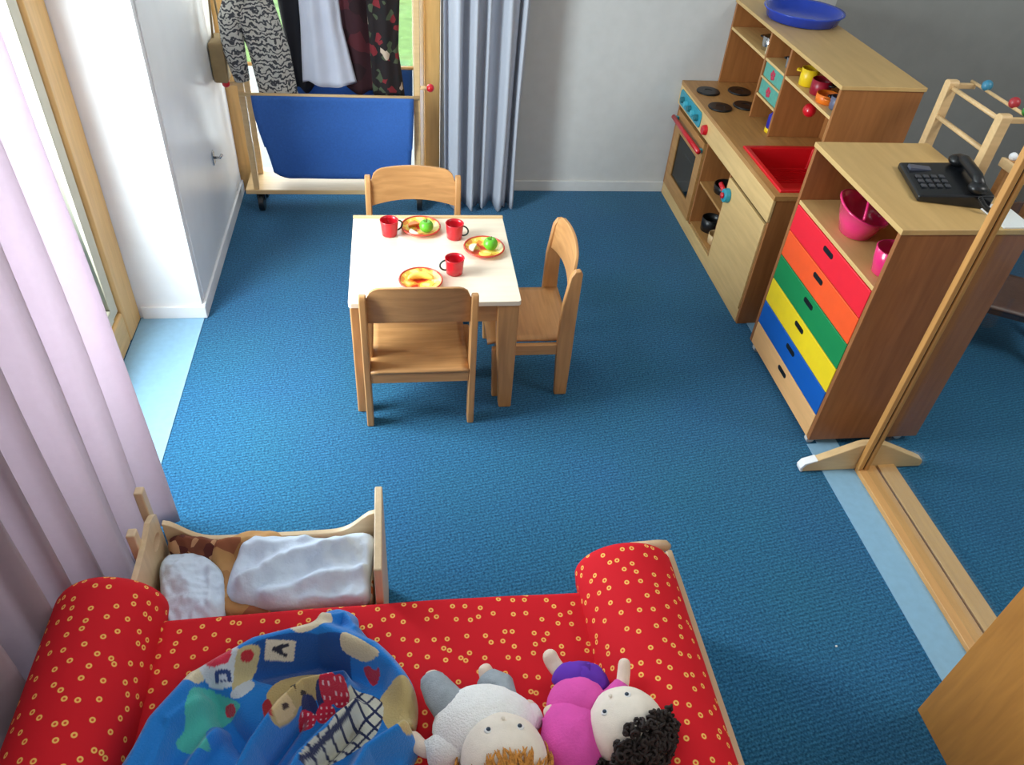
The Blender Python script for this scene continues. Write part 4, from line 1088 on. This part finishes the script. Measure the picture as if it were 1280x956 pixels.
def head(parent, c, r, up, face, mat=SKIN):
    """up: towards crown, face: towards the face's front"""
    up = Vector(up).normalized(); fz = Vector(face); fz = (fz - up * fz.dot(up)).normalized(); sd = up.cross(fz)
    Rm = Matrix((sd, fz, up)).transposed()
    m = MB(); m.ball((0, 0, 0), (r * .97, r * .92, r), 36, 26)
    for v in m.v:
        # cheeks, brow dip, nose, chin
        d = v.normalized()
        for (dx, dz, w_, a_) in ((-.42, -.28, .26, .05), (.42, -.28, .26, .05), (0, -.12, .10, .10), (-.36, EZ + .02, .16, -.045), (.36, EZ + .02, .16, -.045), (0, -.62, .22, .04)):
            if d.y > 0:
                k = math.exp(-(((d.x - dx) ** 2 + (d.z - dz) ** 2) / w_ ** 2)); v += d * (r * a_ * k)
    m.xf(Matrix.Translation(Vector(c)) @ Rm.to_4x4())
    h = m.build('head', mat, parent, smooth=True)
    def P(x, z, out=1.0):
        y = math.sqrt(max(0, 1 - x * x - z * z)); return Vector(c) + Rm @ Vector((x * r * .97, y * r * .92 * out, z * r))
    for s_ in (-1, 1):
        MB().ball(P(s_ * .36, EZ, .97), (r * .10, r * .05, r * .085), 12, 8, rot=Rm).build('eye', WHITE, h, smooth=True)
        MB().ball(P(s_ * .36, EZ - .005, 1.02), (r * .052, r * .03, r * .055), 12, 8, rot=Rm).build('pupil', EYE, h, smooth=True)
    MB().ball(P(0, EZ - .20, 1.08), (r * .05, r * .04, r * .05), 12, 8, rot=Rm).build('nose', mat, h, smooth=True)
    return h, Rm, P

# doll 1: white shirt, grey trousers, ginger hair
zs = SZ + .014
d1 = thing('doll', 'rag doll with ginger hair, white top and grey trousers lying on the red sofa', 'doll', tuple(at(600, 890, zs)))
hip = at(594, 885, zs + .055); chest = at(604, 915, zs + .07); neck = at(618, 930, zs + .075)
hc = at(629, 944, zs + .082)
lk = at(552, 878, zs + .06); lf = at(541, 852, zs + .06); lt = at(539, 836, zs + .07)
rk = at(628, 866, zs + .05); rf = at(609, 848, zs + .04); rt = at(604, 828, zs + .06)
ls = at(560, 932, zs + .05); lh = at(530, 938, zs + .04); lh2 = at(510, 918, zs + .035)
rs = at(648, 905, zs + .05); re = at(668, 890, zs + .035); rh = at(656, 876, zs + .03)
skin('body', [(hip, .035), (chest, .045), (neck, .024), (lk, .022), (lf, .018), (lt, .019), (rk, .026), (rf, .018), (rt, .019), (ls, .024), (lh, .018), (lh2, .019), (rs, .02), (re, .017), (rh, .018)],
     [(0, 1), (1, 2), (0, 3), (3, 4), (4, 5), (0, 6), (6, 7), (7, 8), (1, 9), (9, 10), (10, 11), (1, 12), (12, 13), (13, 14)], SKIN, d1)
m = MB()
m.ball(at(600, 892, zs + .045), (.075, .055, .055), 24, 16)
m.tube([at(590, 892, zs + .05), at(562, 884, zs + .058), at(550, 868, zs + .064), at(542, 852, zs + .060), at(541, 847, zs + .060)], [.045, .042, .036, .029, .026], 18)
m.tube([at(608, 888, zs + .05), at(632, 872, zs + .052), at(626, 860, zs + .050), at(611, 850, zs + .042), at(608, 846, zs + .042)], [.042, .038, .034, .028, .025], 18)
for v in m.v: v += Vector((1, 1, 1)) * (.003 * noise.noise(v * 50))
m.build('trousers', GREYST, d1, smooth=True)
m = MB()
m.ball(at(606, 908, zs + .052), (.108, .085, .074), 36, 24)
m.tube([at(585, 925, zs + .06), at(556, 936, zs + .048), at(534, 943, zs + .042)], [.045, .036, .026], 18)
m.tube([at(635, 905, zs + .06), at(655, 902, zs + .048), at(671, 893, zs + .04)], [.042, .034, .025], 18)
for v in m.v:
    if v.z < zs + .004: v.z = zs + .004
    v += Vector((.5, .5, 1)) * (.005 * noise.noise(v * 28) + .002 * noise.noise(v * 90))
m.build('shirt', WSHIRT, d1, smooth=True)
hc = at(630, 950, zs + .092)
h, Rm, P = head(d1, hc, .088, Vector((.02, -.95, .31)), Vector((.0, .31, .95)), SKINP)
def tufts(m, hc, Rm, r, n, ymax, z0, rnd):
    for i in range(n):
        a = rnd.uniform(0, 2 * pi); z = rnd.uniform(-.1, 1.0)
        d = Vector((math.cos(a) * math.sqrt(1 - z * z), math.sin(a) * math.sqrt(1 - z * z), z))
        if d.y > ymax and z < z0: continue
        if d.y > -.15 and z < z0 - .35: continue
        p0 = Vector(hc) + Rm @ (d * r); tw = Vector((d.x * .6 + rnd.uniform(-.5, .5), d.y * .6 + rnd.uniform(-.4, .4), -.5 + rnd.uniform(-.4, .4)))
        tw = (tw - d * tw.dot(d)).normalized(); tw = Rm @ tw; nn = Rm @ d
        m.tube([p0, p0 + tw * .010 + nn * .004, p0 + tw * .022 + nn * .003, p0 + tw * .032 - nn * .002], [.003, .0032, .0026, .0008], 5)
m = MB(); rnd = random.Random(3)
m.ball(Vector(hc) + Rm @ Vector((0, -.026, .030)), (.088, .072, .068), 40, 26, rot=Rm)
for v in m.v:
    nrm = (v - Vector(hc)).normalized(); v += nrm * (.004 * noise.noise(v * 60))
tufts(m, hc, Rm, .090, 1300, .1, .66, rnd)
m.build('hair', HAIRB, d1, smooth=True)

# doll 2: pink top, purple trousers, black curls
d2 = thing('doll', 'rag doll with black curly hair, pink top and purple trousers lying on the sofa', 'doll', tuple(at(730, 890, zs)))
hip = at(726, 862, zs + .055); chest = at(718, 905, zs + .06); neck = at(745, 925, zs + .07)
hc = at(783, 908, zs + .085)
lk = at(712, 848, zs + .06); lf = at(700, 840, zs + .055); lt = at(690, 828, zs + .055); ltt = at(684, 811, zs + .08)
la = at(702, 925, zs + .05); le = at(694, 905, zs + .06); lh = at(686, 880, zs + .07)
ra = at(758, 880, zs + .07); re = at(778, 858, zs + .09); rh = at(780, 838, zs + .10); rh2 = at(781, 821, zs + .115)
skin('body', [(hip, .028), (chest, .038), (neck, .022), (lk, .020), (lf, .019), (lt, .019), (ltt, .019), (la, .022), (le, .018), (lh, .018), (ra, .02), (re, .016), (rh, .015), (rh2, .015)],
     [(0, 1), (1, 2), (0, 3), (3, 4), (4, 5), (5, 6), (1, 7), (7, 8), (8, 9), (1, 10), (10, 11), (11, 12), (12, 13)], SKIN, d2)
m = MB()
m.ball(at(728, 858, zs + .048), (.060, .050, .055), 26, 18)
m.tube([at(728, 854, zs + .055), at(714, 849, zs + .06), at(704, 843, zs + .056), at(701, 840, zs + .055)], [.048, .042, .032, .028], 18)
for v in m.v: v += Vector((1, 1, 1)) * (.003 * noise.noise(v * 50))
m.build('trousers', PURPLE, d2, smooth=True)
m = MB()
m.ball(at(722, 882, zs + .055), (.066, .062, .062), 30, 20); 
m.ball(at(716, 925, zs + .055), (.066, .090, .066), 30, 20)
m.tube([at(712, 935, zs + .055), at(703, 920, zs + .055), at(694, 904, zs + .062), at(688, 893, zs + .068)], [.036, .034, .028, .024], 16)
m.tube([at(752, 890, zs + .07), at(770, 872, zs + .08), at(779, 857, zs + .09)], [.034, .028, .021], 16)
for v in m.v: v += Vector((.6, .6, 1)) * (.006 * noise.noise(v * 22) + .002 * noise.noise(v * 70))
m.build('shirt', PINKF, d2, smooth=True)
hc = at(783, 910, zs + .088)
h, Rm, P = head(d2, hc, .083, Vector((.36, -.84, .36)), Vector((-.34, .28, .90)), SKINP)
m = MB(); rnd = random.Random(5)
m.ball(Vector(hc) + Rm @ Vector((0, -.028, .030)), (.083, .070, .066), 30, 20, rot=Rm)
for i in range(1100):
    a = rnd.uniform(0, 2 * pi); z = rnd.uniform(-.25, 1)
    d = Vector((math.cos(a) * math.sqrt(1 - z * z), math.sin(a) * math.sqrt(1 - z * z), z))
    if d.y > .05 and z < .60: continue
    if d.y > -.3 and z < .22: continue
    c_ = Vector(hc) + Rm @ (d * rnd.uniform(.084, .102)); r_ = rnd.uniform(.004, .008); ax = Vector((rnd.uniform(-1, 1), rnd.uniform(-1, 1), rnd.uniform(-1, 1))).normalized(); o1 = ax.orthogonal().normalized(); o2 = ax.cross(o1)
    m.tube([c_ + (o1 * math.cos(b_) + o2 * math.sin(b_)) * r_ + ax * (b_ * .0012) for b_ in [2 * pi * q / 8 for q in range(10)]], .0034, 5)
m.build('hair', HAIRK, d2, smooth=True)

# small white crumb on the carpet
o = MB().ball((0, 0, 0), (.004, .003, .0025), 8, 6).build('paper_scrap', WHITE, smooth=True); p = at(1045, 808); o.location = (p.x, p.y, .0025)
tag(o, 'tiny white scrap lying on the blue carpet at the lower right', 'scrap')

# ------------------------------------------------------------------ light
wd = bpy.data.worlds.new('world'); sc.world = wd; wd.use_nodes = True
nt = wd.node_tree; bg = nt.nodes['Background']; bg.inputs['Color'].default_value = (.86, .93, 1, 1); bg.inputs['Strength'].default_value = 1.9
def area(name, loc, rot, sx, sy, power, col=(1, 1, 1)):
    l = bpy.data.lights.new(name, 'AREA'); l.shape = 'RECTANGLE'; l.size = sx; l.size_y = sy; l.energy = power; l.color = col
    o = bpy.data.objects.new(name, l); COL.objects.link(o); o.location = loc; o.rotation_euler = rot
    return o
area('daylight_left_window', (-1.22, 2.06, 1.2), (0, -pi / 2, 0), 1.5, .7, 92, (.9, .96, 1))
area('daylight_garden_door', (-.3, YB + .14, 1.2), (-pi / 2, 0, 0), .85, 2.0, 42, (.95, .98, 1))
area('added_fill_beyond_screen', (2.9, 1.0, 2.65), (0, 0, 0), .9, .9, 34, (1, .97, .92))  # added fill to brighten the floor behind the screen, no known lamp
area('added_fill_behind_camera', (.4, -.9, 2.6), (math.radians(12), 0, 0), 1.6, .8, 13, (1, .95, .88))  # added soft fill above and behind the camera
sc.view_settings.view_transform = 'Standard'; sc.view_settings.look = 'None'; sc.view_settings.gamma = 1; sc.view_settings.exposure = 0
sc.view_settings.use_curve_mapping = False
sc.cycles.use_denoising = True
sc.cycles.max_bounces = 8; sc.cycles.transparent_max_bounces = 12
